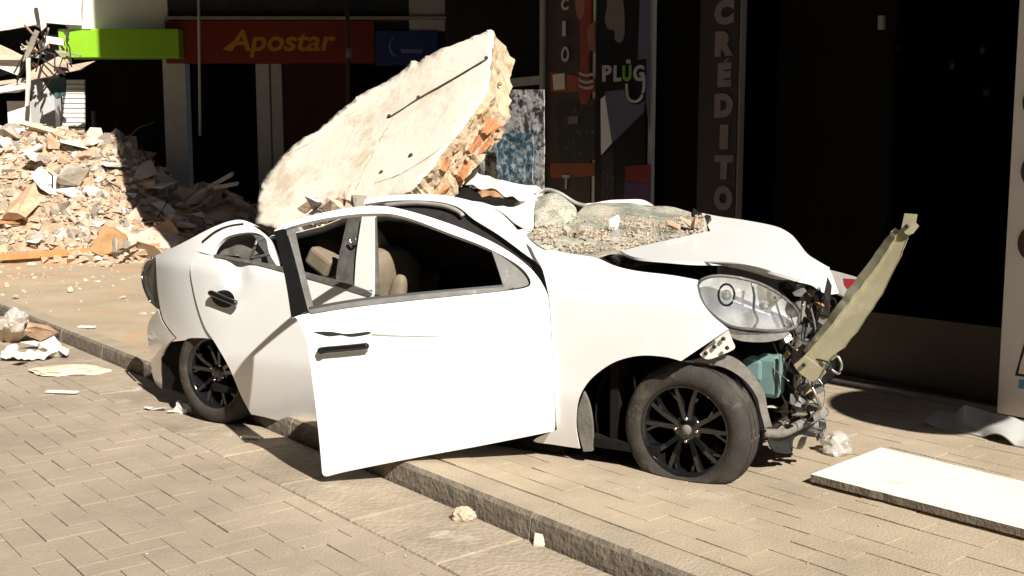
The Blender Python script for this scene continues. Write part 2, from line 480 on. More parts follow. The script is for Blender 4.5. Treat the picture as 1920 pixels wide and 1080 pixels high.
import numpy as np
def hit_v(ctrl, bulge=0.0, nscale=0.0, namp=0.0):
    """lateral depth: a smooth quadratic through control points (px, py, v)"""
    cs = [c[:3] for c in ctrl]
    cx = sum(c[0] for c in cs) / len(cs); cy = sum(c[1] for c in cs) / len(cs)
    sx = max(abs(c[0] - cx) for c in cs) + 1; sy = max(abs(c[1] - cy) for c in cs) + 1
    def row(px, py):
        a, b = (px - cx) / sx, (py - cy) / sy
        return [1, a, b, a * a, a * b, b * b][:6 if len(cs) >= 8 else 3]
    Am = np.array([row(c[0], c[1]) for c in cs]); bv = np.array([c[2] for c in cs])
    nk = Am.shape[1]; reg = np.diag([0, 1e-4, 1e-4] + [.02] * (nk - 3))
    co = np.linalg.solve(Am.T @ Am + reg * len(cs), Am.T @ bv)
    def f(px, py):
        v = float(np.dot(row(px, py), co))
        if bulge: v -= bulge * max(0, 1 - ((px - cx) / sx) ** 2 - ((py - cy) / sy) ** 2)
        p = P(px, py, v)
        if namp: p += Vector((0, 0, 1)) * (nz(p, nscale) * namp) - CN * (nz(p + Vector((7, 3, 1)), nscale) * namp)
        return p
    return f

car = empty('wrecked_car', CP(1.4, .8, 0))
tag(car, 'crushed white hatchback straddling the kerb with its front door hanging open', 'car')
def cpan(name, pts, hit, m='paint', **k): return panel(name, pts, hit, M[m], car, **k)
def cpv(name, ctrl, m='paint', bulge=0.0, nscale=0, namp=0, parent=None, **k):
    pts = [(c[0], c[1], True) if c[-1] is True else (c[0], c[1]) for c in ctrl]
    return panel(name, pts, hit_v(ctrl, bulge, nscale, namp), M[m], parent or car, **k)

T = True
# front wing
cpan('front_wing', [(1030, 560, T), (1034, 618), (1041, 757), (1044, 806, T), (1000, 826), (1040, 834), (1087, 841, T), (1080, 799), (1083, 757), (1094, 729), (1115, 704),
     (1152, 679), (1198, 667), (1245, 669), (1277, 677, T), (1320, 648), (1366, 617, T), (1336, 592), (1316, 566), (1307, 540), (1309, 525, T),
     (1260, 516), (1194, 508), (1152, 498), (1120, 484), (1085, 478), (1036, 470, T), (1008, 466), (990, 452, T), (1004, 482), (1018, 508)], hit_body, step=13)
# windscreen pillar and roof rail
cpan('windscreen_pillar', [(682, 383, T), (690, 372), (740, 366), (812, 364), (870, 373), (925, 391), (952, 411), (978, 440), (1008, 467), (1036, 470, T), (1034, 520), (1030, 562, T),
     (1018, 506), (978, 472), (933, 439), (888, 411), (858, 388), (812, 377), (740, 376)], lambda x, y: hit_body(x, y, .02), step=9, thick=.02)
cpan('door_opening_seal', [(700, 386, T), (760, 374), (812, 371), (858, 384), (888, 408), (933, 436), (978, 469), (1018, 503), (1032, 566, T), (1018, 548), (1000, 522), (972, 497),
     (930, 470), (873, 443), (812, 421), (752, 403)], lambda x, y: hit_body(x, y, .045), m='seal', step=9, thick=.02)
tube('roof_channel', [hit_body(x, y, .03) for x, y in cr([(720, 385), (780, 381), (830, 386), (858, 396), (868, 405)], 5)], .012, M['paint_in'], car)
# front door, hanging open
door = panel('front_door', [(556, 597, T), (566, 590), (700, 569), (945, 546), (992, 537, T), (1006, 540), (1029, 566, T), (1033, 620), (1040, 755), (1041, 800), (1036, 809, T),
      (900, 836), (780, 858), (650, 884), (612, 893), (604, 886, T), (598, 820), (589, 740), (577, 650), (568, 622)], hit_door, M['paint'], car, step=15, thick=.06)
frame = panel('window_frame', [(514, 432, T), (540, 419), (601, 400), (661, 389), (710, 386), (752, 392), (812, 409), (873, 431), (933, 459), (978, 489), (1006, 516), (1024, 546), (1030, 567, T),
      (1008, 546), (992, 538, T), (995, 526), (981, 505), (951, 484), (903, 460), (842, 437), (782, 414), (740, 402), (707, 400), (661, 402), (601, 411), (545, 425), (518, 437, T)], hit_door, M['paint'], door, step=8, thick=.03)
panel('window_post', [(513, 434, T), (530, 429), (536, 431, T), (556, 500), (578, 583, T), (546, 596, T), (534, 520)], lambda x, y: hit_door(x, y, -.004), M['blackgloss'], door, step=9, thick=.04)
panel('window_channel', [(537, 431, T), (552, 427, T), (566, 490), (588, 577, T), (578, 584, T), (557, 500)], lambda x, y: hit_door(x, y, .02), M['grey_plastic'], door, step=7, thick=.03)
panel('belt_seal', [(578, 581, T), (700, 561), (945, 538), (946, 545, T), (700, 571), (582, 588, T)], lambda x, y: hit_door(x, y, -.006), M['grey_plastic'], door, step=7, thick=.02)
panel('belt_moulding', [(580, 575, T), (700, 556), (930, 535), (944, 534, T), (945, 540, T), (700, 562), (582, 581, T)], lambda x, y: hit_door(x, y, .008), M['black'], door, step=7, thick=.02)
mp = panel('mirror_base', [(921, 468, T), (951, 488), (976, 508), (990, 527), (986, 536), (946, 544, T), (934, 505)], lambda x, y: hit_door(x, y, .004), M['grey_plastic'], door, step=8, thick=.02)
def handle(pts, hit, parent):
    pp = [hit(x, y, -.028) for x, y in pts]
    h = tube('door_handle', cr([tuple(p) for p in pp], 4), [.010] * 2 + [.017] * (4 * (len(pts) - 1) - 3) + [.010] * 2, M['blackgloss'], parent, 10)
    return h
handle([(596, 660), (606, 657), (640, 654), (680, 650), (692, 648)], hit_door, door)
panel('lock_button', [(598, 656), (608, 654), (610, 661), (600, 664)], lambda x, y: hit_door(x, y, -.046), M['chrome'], door, step=4, thick=.004)
panel('torn_edge', [(588, 622, T), (620, 622), (650, 626), (690, 622), (692, 626), (660, 631), (640, 628), (618, 630), (600, 626)], lambda x, y: hit_door(x, y, -.004), M['black'], door, step=5, thick=.004)
panel('crease', [(695, 626, T), (770, 629), (842, 631, T), (770, 632), (697, 629, T)], lambda x, y: hit_door(x, y, -.002), M['paint_in'], door, step=5, thick=.002)
# rear door
def dent(px, py): return .034 * math.exp(-((px - 447) / 16) ** 2 - ((py - 505) / 34) ** 2) + .012 * math.exp(-((px - 425) / 22) ** 2 - ((py - 560) / 14) ** 2)
rdoor = cpan('rear_door', [(402, 480, T), (430, 485), (465, 491), (522, 503), (600, 523), (700, 548, T), (706, 660), (712, 832, T), (640, 818), (590, 807), (500, 783), (471, 777, T), (452, 742),
      (430, 690), (402, 641), (385, 615), (372, 580), (363, 544), (357, 503), (366, 470, T), (380, 476)], lambda x, y: hit_body(x, y, .0, dent), step=12)
cpan('rear_door_frame', [(366, 470, T), (375, 458), (395, 446), (416, 431), (443, 422), (465, 419), (486, 431), (505, 450), (516, 480), (522, 503, T), (505, 475), (499, 449), (484, 438), (460, 436), (428, 443), (409, 458), (400, 474), (402, 480, T)],
     lambda x, y: hit_body(x, y, .01), step=8, thick=.02)
panel('rear_belt_seal', [(400, 476, T), (430, 481), (465, 487), (522, 498), (600, 517), (690, 546), (692, 556, T), (600, 528), (522, 507), (465, 493), (402, 482, T)], lambda x, y: hit_body(x, y, -.006), M['grey_plastic'], rdoor, step=7, thick=.02)
rh = handle([(392, 549), (400, 551), (420, 560), (438, 567), (443, 569)], lambda x, y, o: hit_body(x, y, o + .0), rdoor)
panel('handle_recess', [(396, 556), (412, 545), (430, 546), (440, 560), (430, 576), (408, 573)], lambda x, y: hit_body(x, y, -.004, dent), M['chrome'], rdoor, step=5, thick=.002)
# crumpled glass and trim inside the rear quarter window
cpv('rear_window_lining', [(398, 474, .16), (412, 452, .16), (440, 437, .18), (480, 435, .2), (506, 452, .2), (522, 500, .2), (465, 490, .16)], 'grey_plastic', nscale=9, namp=.03, step=8, thick=.01)
tube('bent_strip', [P(x, y, v) for x, y, v in cr([(470, 482, .1), (478, 462, .09), (482, 452, .1), (500, 448, .12), (512, 470, .1), (500, 478, .08), (470, 484, .08)], 4)], .008, M['steel'], car)
# rear quarter, tail lamp, bumper, tailgate edge
cpan('rear_quarter', [(292, 479, T), (310, 471), (349, 452), (375, 438), (404, 424), (433, 414), (457, 413), (486, 425, T), (462, 420), (442, 424), (416, 433), (394, 448), (374, 460), (366, 471, T), (357, 503),
      (363, 544), (372, 580), (385, 615), (400, 637, T), (385, 634), (356, 634), (345, 638), (332, 632, T), (318, 617), (303, 588), (299, 568), (295, 540), (293, 505)], lambda x, y: hit_body(x, y, .012), step=11)
cpan('quarter_seam', [(378, 452, T), (404, 432), (430, 422), (456, 418, T), (456, 421, T), (430, 425), (404, 436), (379, 456, T)], lambda x, y: hit_body(x, y, .006), m='black', step=5, thick=.003)
cpan('tail_lamp', [(290, 482, T), (276, 488), (268, 508), (270, 538), (281, 565), (295, 579, T), (297, 565), (293, 535), (291, 500)], lambda x, y: hit_body(x, y, .03), m='grey_plastic', step=7, thick=.05)
tube('tail_lamp_rim', [hit_body(x, y, .01) for x, y in cr([(286, 484), (274, 490), (267, 510), (270, 538), (282, 566)], 5)], .008, M['chrome'], car)
cpan('lamp_gap', [(291, 484, T), (297, 510), (299, 545), (302, 572), (300, 582, T), (290, 570), (288, 530)], lambda x, y: hit_body(x, y, .026), m='black', step=7, thick=.01)
cpan('rear_bumper', [(297, 580, T), (303, 600), (315, 619), (328, 634, T), (315, 645), (305, 663), (302, 684), (303, 704), (310, 728, T), (300, 727), (289, 713), (283, 684), (279, 650), (276, 619), (283, 596)], lambda x, y: hit_body(x, y, .015), step=9, thick=.012)
cpan('sill', [(530, 793, T), (590, 808), (712, 833), (850, 838), (1000, 828), (1060, 836, T), (1060, 850, T), (850, 856), (712, 848), (590, 820), (530, 800, T)], lambda x, y: hit_body(x, y, .05), m='black', step=10, thick=.03)
# centre pillar and seat seen through the window
cpv('centre_pillar', [(679, 404, .17, T), (700, 404, .17, T), (699, 480, .13), (697, 556, .11, T), (688, 560, .10), (664, 552, .08, T), (668, 480, .14)], 'paint_dusty', step=7, thick=.03)
cpv('pillar_trim', [(652, 408, .20, T), (680, 404, .19, T), (669, 480, .16), (664, 556, .10, T), (628, 530, .12, T), (638, 470, .18)], 'grey_plastic', step=7, thick=.02, nscale=14, namp=.008)
tube('seat_belt_loop', [P(x, y, .15) for x, y in cr([(655, 448), (660, 458), (668, 455), (666, 446)], 4)], .006, M['chrome'], car)
cpv('belt_strap', [(700, 408, .19, T), (706, 408, .19, T), (709, 480, .16), (712, 558, .14, T), (700, 558, .13, T), (703, 480, .15)], 'grey_plastic', step=6, thick=.004)
def blob(name, c, ax, rad, m, parent=car, pw=2.6, n=14):
    vs, fs = [], []
    sg = lambda a: math.copysign(abs(a) ** (2 / pw), a)
    for i in range(n + 1):
        th = -math.pi / 2 + math.pi * i / n
        for k in range(2 * n):
            ph = math.pi * k / n
            x, y, z = sg(math.cos(th)) * sg(math.cos(ph)), sg(math.cos(th)) * sg(math.sin(ph)), sg(math.sin(th))
            vs.append(Vector(c) + ax[0] * (x * rad[0]) + ax[1] * (y * rad[1]) + ax[2] * (z * rad[2]))
    for i in range(n):
        for k in range(2 * n):
            k2 = (k + 1) % (2 * n); fs.append((i * 2 * n + k, i * 2 * n + k2, (i + 1) * 2 * n + k2, (i + 1) * 2 * n + k))
    me = mesh(name, vs, fs); o = link(name, me, M[m], parent, True); return o
CA = (CU, -CN, CZ)
tilt = Matrix.Rotation(math.radians(-14), 3, CN)
SA = tuple(tilt @ a for a in CA)
seat = blob('front_seat', P(722, 560, .45), SA, (.085, .24, .30), 'seat', pw=3.2)
blob('headrest', P(714, 443, .42), SA, (.055, .13, .105), 'seat', seat, pw=2.8)
blob('seat_bolster', P(742, 570, .24), SA, (.045, .04, .16), 'seat', seat, pw=2.8)
# cabin shell
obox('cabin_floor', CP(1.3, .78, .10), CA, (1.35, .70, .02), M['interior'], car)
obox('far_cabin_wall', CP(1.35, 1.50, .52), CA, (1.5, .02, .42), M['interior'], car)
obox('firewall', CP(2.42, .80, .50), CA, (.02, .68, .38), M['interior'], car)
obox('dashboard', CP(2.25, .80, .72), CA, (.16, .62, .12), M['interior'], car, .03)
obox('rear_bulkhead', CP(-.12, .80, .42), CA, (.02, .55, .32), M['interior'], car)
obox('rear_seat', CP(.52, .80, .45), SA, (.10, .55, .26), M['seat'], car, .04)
# far body side and tail, so the wreck is a body all round
def grid_panel(name, fn, nu, nv, m, thick=.006, parent=car, smooth=True):
    vs = [fn(i / nu, j / nv) for j in range(nv + 1) for i in range(nu + 1)]
    fs = [(j * (nu + 1) + i, j * (nu + 1) + i + 1, (j + 1) * (nu + 1) + i + 1, (j + 1) * (nu + 1) + i) for j in range(nv) for i in range(nu)]
    o = link(name, mesh(name, vs, fs), M[m], parent, smooth)
    if thick: solid(o, thick, 0)
    return o
def far_side(a, b):
    u = -.35 + 3.0 * a; z = .16 + .66 * b
    v = 1.60 - .08 * b * b - (.35 * max(0, .15 - u) ** 2) - .4 * max(0, u - 2.75) ** 2
    return CP(u, v, z) + CN * (.03 * nz(CP(u, 0, z), 3))
grid_panel('far_body_side', far_side, 30, 10, 'paint_dusty')
def tail(a, b):
    v = .36 + 1.05 * a; z = .14 + .60 * b
    return CP(-.52 + .10 * (2 * a - 1) ** 2 + .06 * b + .05 * nz(CP(0, v, z), 3), v, z)
grid_panel('tailgate', tail, 14, 8, 'paint_dusty')
def roofp(a, b):
    u = .15 + 1.75 * a; v = .30 + 1.1 * b
    z = .90 + .18 * math.sin(math.pi * min(1, a * 1.05)) ** .8 - .30 * math.sin(math.pi * min(1, b * 1.1)) * (1 - .5 * a) - .12 * b
    return CP(u, v, z) + CZ * (.05 * nz(CP(u, v, 0), 4))
grid_panel('caved_roof', roofp, 24, 14, 'paint_dusty')
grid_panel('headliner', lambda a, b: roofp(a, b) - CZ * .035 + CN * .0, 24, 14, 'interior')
def rear_deck(a, b):
    u = -.42 + .75 * a; v = .22 + 1.25 * b
    z = .74 + .20 * a ** .6 - .06 * b
    return CP(u, v, z) + CZ * (.03 * nz(CP(u, v, 0), 5))
grid_panel('rear_window_shelf', rear_deck, 12, 12, 'interior')
# crumpled roof skin, windscreen
cpv('torn_roof_skin', [(884, 312, 1.05, T), (892, 316, 1.0), (901, 325, .98), (946, 342, .95), (1003, 351, .92), (1018, 360, .9, T), (1004, 376, .8), (978, 378, .75), (950, 366, .8), (927, 357, .85), (898, 353, .9), (880, 349, .95), (862, 338, 1.0, T), (872, 322, 1.05)],
    'paint_dusty', nscale=11, namp=.025, step=9, thick=.006)
cpv('roof_lining', [(840, 340, 1.1, T), (880, 348, 1.0), (930, 360, .9), (975, 378, .82, T), (930, 392, .6), (860, 372, .6, T)], 'interior', nscale=9, namp=.03, step=9, thick=.006)
cpv('torn_lining', [(893, 352, .92, T), (905, 358, .9), (930, 358, .88), (962, 368, .84), (972, 374, .8, T), (940, 380, .8), (915, 378, .82), (900, 368, .86)], 'wood', nscale=16, namp=.02, step=6, thick=.004)
cpv('crumpled_pillar_skin', [(860, 374, .3, T), (900, 378, .45), (935, 392, .55), (977, 381, .7), (1003, 376, .78, T), (1001, 400, .66), (1000, 426, .55), (990, 434, .45, T), (966, 418, .4), (944, 402, .36), (905, 384, .3)], 'paint_dusty', nscale=8, namp=.02, step=9, thick=.006)
cpv('windscreen_fold', [(1001, 400, .74, T), (1004, 374, .8), (1022, 360, .86), (1046, 366, .86), (1076, 382, .84), (1081, 400, .8), (1064, 420, .7), (1038, 427, .62), (1004, 424, .6, T)], 'wglass', nscale=12, namp=.03, step=6, thick=.006, bulge=.06)
WS = [(986, 442, .30, T), (1010, 430, .46), (1040, 425, .60), (1062, 416, .72), (1085, 397, .95), (1105, 385, 1.15), (1160, 383, 1.25), (1222, 386, 1.28), (1290, 396, 1.28), (1318, 410, 1.15), (1326, 432, .92, T), (1260, 449, .66), (1205, 464, .42), (1160, 480, .30), (1115, 486, .27), (1050, 474, .24), (1010, 464, .25)]
cpv('windscreen', WS, 'wglass', nscale=5.5, namp=.04, step=6, thick=.008)
cpv('cowl_edge', [(1084, 384, 1.2, T), (1110, 381, 1.28), (1170, 374, 1.32), (1205, 375, 1.32), (1226, 386, 1.3, T), (1180, 382, 1.3), (1120, 385, 1.27)], 'paint_dusty', step=8, thick=.01, nscale=8, namp=.01)
tube('windscreen_frame', [P(x, y, v) for x, y, v in cr([(1003, 366, .86), (1022, 356, .9), (1048, 362, .9), (1078, 380, .95), (1100, 386, 1.1)], 5)], .011, M['paint_in'], car)
cpv('wiper_cowl', [(1140, 478, .30, T), (1165, 470, .36), (1230, 462, .5), (1325, 420, 1.0, T), (1332, 405, 1.2), (1300, 392, 1.3, T), (1290, 440, .85), (1230, 480, .36), (1190, 492, .2, T), (1160, 492, .2)], 'black', step=10, thick=.02, nscale=9, namp=.02)
# bonnet
bonnet = cpv('bonnet', [(1163, 470, .24, T), (1190, 482, .13), (1250, 488, .12), (1302, 492, .13), (1360, 493, .15), (1407, 498, .19), (1453, 511, .26), (1494, 523, .36, T), (1510, 511, .42, T), (1556, 502, .62, T), (1530, 487, .72),
     (1513, 475, .82), (1495, 452, 1.0), (1480, 437, 1.12), (1453, 424, 1.22), (1398, 413, 1.3), (1350, 406, 1.32), (1308, 398, 1.34, T), (1323, 416, 1.12), (1332, 433, .93, T), (1271, 446, .72), (1211, 459, .44)], 'paint', step=12, thick=.012)
cpv('bonnet_lip', [(1320, 492, .16, T), (1400, 496, .20), (1453, 511, .27), (1490, 525, .36, T), (1455, 524, .34), (1407, 510, .28), (1360, 499, .22)], 'paint_in', step=8, thick=.006, parent=bonnet)
cpv('bonnet_nose', [(1492, 528, .36, T), (1510, 514, .42), (1530, 511, .5), (1556, 506, .62, T), (1564, 525, .66), (1573, 550, .70, T), (1555, 552, .62), (1538, 546, .56), (1522, 535, .46)], 'paint', step=7, thick=.01)
cpv('far_wing_tip', [(1556, 506, .8, T), (1580, 512, 1.0), (1608, 520, 1.2, T), (1612, 540, 1.2), (1590, 556, 1.0), (1574, 552, .8, T)], 'paint_in', step=8, thick=.01)
cpv('far_indicator', [(1582, 522, .96, T), (1610, 526, 1.15), (1600, 545, 1.05), (1584, 545, .96)], 'crimson', step=7, thick=.01)
# headlamp
HL = [(1308, 537, .09), (1317, 524, .09), (1350, 517, .12), (1407, 526, .20), (1453, 546, .28), (1489, 576, .37), (1498, 597, .40), (1492, 612, .39), (1468, 620, .33), (1416, 618, .20), (1371, 612, .11), (1338, 592, .07), (1317, 567, .07)]
hl = cpv('headlamp', [(x, y, v + .06) for x, y, v in HL], 'reflector', step=9, thick=.01, bulge=-.05)
lens = cpv('lens', HL, 'glass', step=9, thick=.004, bulge=.045, parent=hl)
tube('lens_rim', [P(x, y, v) for x, y, v in cr(HL + [HL[0]], 4)], .007, M['grey_plastic'], hl)
tube('reflector_divider', [P(x, y, v) for x, y, v in cr([(1409, 530, .25), (1414, 555, .24), (1413, 580, .23), (1420, 600, .24), (1412, 616, .23)], 4)], .006, M['chrome'], hl)
tube('reflector_edge', [P(x, y, v) for x, y, v in cr([(1452, 556, .34), (1458, 580, .35), (1470, 612, .36)], 4)], .005, M['chrome'], hl)
tube('bulb_ring', [P(1362 + 15 * math.cos(a), 553 + 20 * math.sin(a), .13) for a in [2 * math.pi * k / 16 for k in range(17)]], .005, M['black'], hl)
blob('bulb', P(1362, 553, .145), CA, (.018, .018, .022), 'bulbclear', hl)
blob('indicator_bulb', P(1432, 572, .25), CA, (.02, .02, .02), 'bulbclear', hl)
cpv('lamp_tray', [(1368, 617, .13, T), (1372, 632, .14), (1395, 640, .18), (1440, 641, .27), (1474, 632, .34), (1480, 620, .36, T), (1440, 625, .27), (1400, 623, .19)], 'steel', step=8, thick=.03)
# inner front: bracket, liner, reservoir, engine, beam
br = cpv('wing_bracket', [(1312, 664, .07, T), (1333, 643, .07), (1366, 619, .08, T), (1374, 640, .1), (1378, 652, .1), (1366, 660, .1), (1333, 673, .08), (1319, 671, .07)], 'paint_dusty', step=7, thick=.006)
for x, y in ((1324, 662), (1340, 650), (1357, 635), (1364, 652)):
    q = P(x, y, .072); tube('bolt_hole', [q, q + CN * .008], .009, M['black'], br, 10)
cpv('arch_liner', [(1300, 674, .10, T), (1340, 668, .12), (1370, 668, .14), (1400, 688, .18), (1431, 731, .24), (1440, 772, .26), (1448, 800, .27, T), (1434, 802, .24, T), (1426, 772, .22), (1418, 742, .20), (1394, 711, .16), (1357, 689, .12), (1306, 679, .10, T)], 'liner', step=8, thick=.01)
cpv('mud_flap', [(1094, 735, .06, T), (1104, 760, .06), (1110, 800, .06), (1110, 846, .07, T), (1094, 847, .07, T), (1085, 811, .06), (1083, 774, .06)], 'liner', step=8, thick=.02)
tank = obox('washer_tank', P(1447, 702, .46), CA, (.055, .08, .095), M['teal'], car, .022)
obox('tank_shoulder', P(1418, 690, .44), CA, (.045, .07, .05), M['teal'], tank, .015)
obox('tank_rib', P(1462, 702, .375), CA, (.006, .006, .085), M['teal'], tank, .003)
obox('engine_block', CP(2.86, .92, .46), CA, (.26, .45, .22), M['interior'], car, .03)
obox('radiator', CP(3.10, .85, .52), CA, (.025, .32, .17), M['liner'], car, .006)
r2 = random.Random(3)
for k in range(85):
    px, py = r2.uniform(1470, 1556), r2.uniform(540, 800); v = r2.uniform(.42, .75)
    if px > 1600 - (py - 540) * .35: continue
    ax = tuple(Matrix.Rotation(r2.uniform(0, 3), 3, Vector((r2.random(), r2.random(), r2.random())).normalized()) @ a for a in WX)
    obox('engine_fitting', P(px, py, v), ax, (r2.uniform(.012, .05), r2.uniform(.01, .03), r2.uniform(.01, .025)), M[r2.choice(['black', 'liner', 'steel', 'grey_plastic', 'wood'])], car, .004)
tube('intake_hose', [P(x, y, v) for x, y, v in cr([(1500, 570, .55), (1505, 610, .5), (1498, 650, .5), (1490, 690, .52)], 5)], .03, M['liner'], car, 12)
tube('coolant_hose', [P(x, y, v) for x, y, v in cr([(1520, 560, .6), (1528, 600, .52), (1515, 640, .5), (1500, 670, .5)], 5)], .016, M['black'], car, 10)
for k in range(26):
    a = (r2.uniform(1450, 1520), r2.uniform(560, 760), r2.uniform(.35, .6)); b = (a[0] + r2.uniform(-10, 55), a[1] + r2.uniform(20, 90), a[2] + r2.uniform(-.1, .1))
    mid = ((a[0] + b[0]) / 2 + r2.uniform(-25, 25), (a[1] + b[1]) / 2 + r2.uniform(-15, 25), (a[2] + b[2]) / 2)
    tube('loose_wire', [P(*q) for q in cr([a, mid, b], 6)], r2.uniform(.002, .005), M[r2.choice(['wire', 'wire', 'steel', 'grey_plastic'])], car, 6)
tube('lower_crossmember', [P(x, y, v) for x, y, v in cr([(1432, 812, .3), (1465, 812, .34), (1500, 796, .42), (1530, 782, .55), (1546, 772, .7)], 5)], .022, M['liner'], car, 8)
tube('bumper_stay', [P(x, y, v) for x, y, v in [(1516, 712, .42), (1530, 742, .42), (1542, 770, .44)]], .007, M['steel'], car)
tube('stay_wire', [P(x, y, v) for x, y, v in cr([(1530, 705, .42), (1546, 730, .42), (1544, 770, .42), (1548, 800, .42), (1540, 830, .42)], 5)], .003, M['steel'], car, 6)
for k in range(40):
    px, py = r2.uniform(1448, 1545), r2.uniform(745, 835)
    if py > 850 - (px - 1448) * .25: continue
    ax = tuple(Matrix.Rotation(r2.uniform(0, 3), 3, Vector((r2.random(), r2.random(), r2.random())).normalized()) @ a for a in WX)
    obox('broken_bracket', P(px, py, r2.uniform(.32, .6)), ax, (r2.uniform(.01, .04), r2.uniform(.006, .02), r2.uniform(.006, .02)), M[r2.choice(['black', 'liner', 'steel', 'grey_plastic', 'paint_in'])], car, .003)
obox('undertray', CP(2.78, .8, .13), CA, (.22, .42, .02), M['black'], car, .01)
cpv('hanging_shield', [(1440, 818, .3, T), (1480, 812, .4), (1520, 800, .45), (1546, 790, .6, T), (1535, 815, .6), (1490, 822, .45), (1484, 848, .4), (1456, 846, .34), (1446, 835, .3)], 'black', step=8, thick=.01, nscale=10, namp=.02)
# bumper beam bent up
BV = .34
cen = cr([(1508, 692, 17), (1567, 634, 23), (1618, 567, 22), (1662, 500, 17), (1684, 459, 13), (1697, 434, 10), (1706, 415, 11)], 5)
vs, fs = [], []
rj2 = random.Random(4); cen = [(x + rj2.uniform(-1, 1), y + rj2.uniform(-1, 1), hw_ * rj2.uniform(.93, 1.06)) for x, y, hw_ in cen]
for i, (x, y, hw) in enumerate(cen):
    a = cen[max(0, i - 1)]; b = cen[min(len(cen) - 1, i + 1)]; tx, ty = b[0] - a[0], b[1] - a[1]; l = math.hypot(tx, ty); nx, ny = -ty / l, tx / l
    for k, dv in ((-1.0, .07), (-.98, .0), (-.80, .0), (-.72, .014), (-.1, .010), (.90, .006), (.98, .002), (1.0, .05)):
        vs.append(P(x + nx * hw * k, y + ny * hw * k, BV + dv))
for i in range(len(cen) - 1):
    for k in range(7): fs.append((i * 8 + k, i * 8 + k + 1, (i + 1) * 8 + k + 1, (i + 1) * 8 + k))
me = mesh('bumper_beam', vs, fs); face_to(me, CAM); beam = link('bumper_beam', me, M['beam'], car, True); solid(beam, .006)
me.polygons.foreach_set('use_smooth', [False] * len(me.polygons))
cpv('beam_end_plate', [(1690, 428, BV - .01, T), (1696, 400, BV - .01, T), (1720, 402, BV - .01, T), (1717, 418, BV - .01, T), (1723, 424, BV - .01, T), (1712, 438, BV - .01, T), (1700, 440, BV - .01)], 'beam', step=7, thick=.006, parent=beam)
cpv('beam_foot', [(1488, 684, BV - .01, T), (1510, 668, BV - .01, T), (1540, 690, BV - .01, T), (1548, 700, BV), (1524, 716, BV, T), (1500, 700, BV)], 'beam', step=7, thick=.006, parent=beam)
for x, y in ((1701, 424), (1508, 684)):
    q = P(x, y, BV - .012); tube('slot', [q, q + CN * .008], .009, M['black'], beam, 8)
fl = []
for i, (x, y, hw) in enumerate(cen[2:-6]):
    fl.append((x - .80 * hw, y - .58 * hw))
fl2 = [(x - 7 - 6 * math.sin(math.pi * k / len(fl)), y - 5 - 4 * math.sin(math.pi * k / len(fl))) for k, (x, y) in enumerate(fl)]
vs = [P(x, y, BV + .004) for x, y in fl] + [P(x, y, BV + .06) for x, y in fl2]; n_ = len(fl)
me = mesh('beam_flange', vs, [(k, k + 1, n_ + k + 1, n_ + k) for k in range(n_ - 1)]); face_to(me, CAM); solid(link('beam_flange', me, M['beam'], beam), .005)
tube('tow_hook', [P(x, y, BV + .03) for x, y in cr([(1555, 690), (1572, 700), (1578, 684), (1570, 668), (1558, 674)], 4)], .006, M['steel'], beam)

obox('light_trap_skirt', CP(.86, .19, .045), CA, (.46, .03, .085), M['interior'], car)  # black skirt added to swallow sunlight falling below the rear door
obox('underbody_light_block', CP(1.22, .80, .062), CA, (.95, .68, .05), M['interior'], car)  # dark box added to keep light from the ground beneath the car
cpv('bumper_inner', [(303, 645, .24, T), (350, 640, .22, T), (352, 735, .24, T), (304, 728, .24, T)], 'interior', step=12, thick=.01)
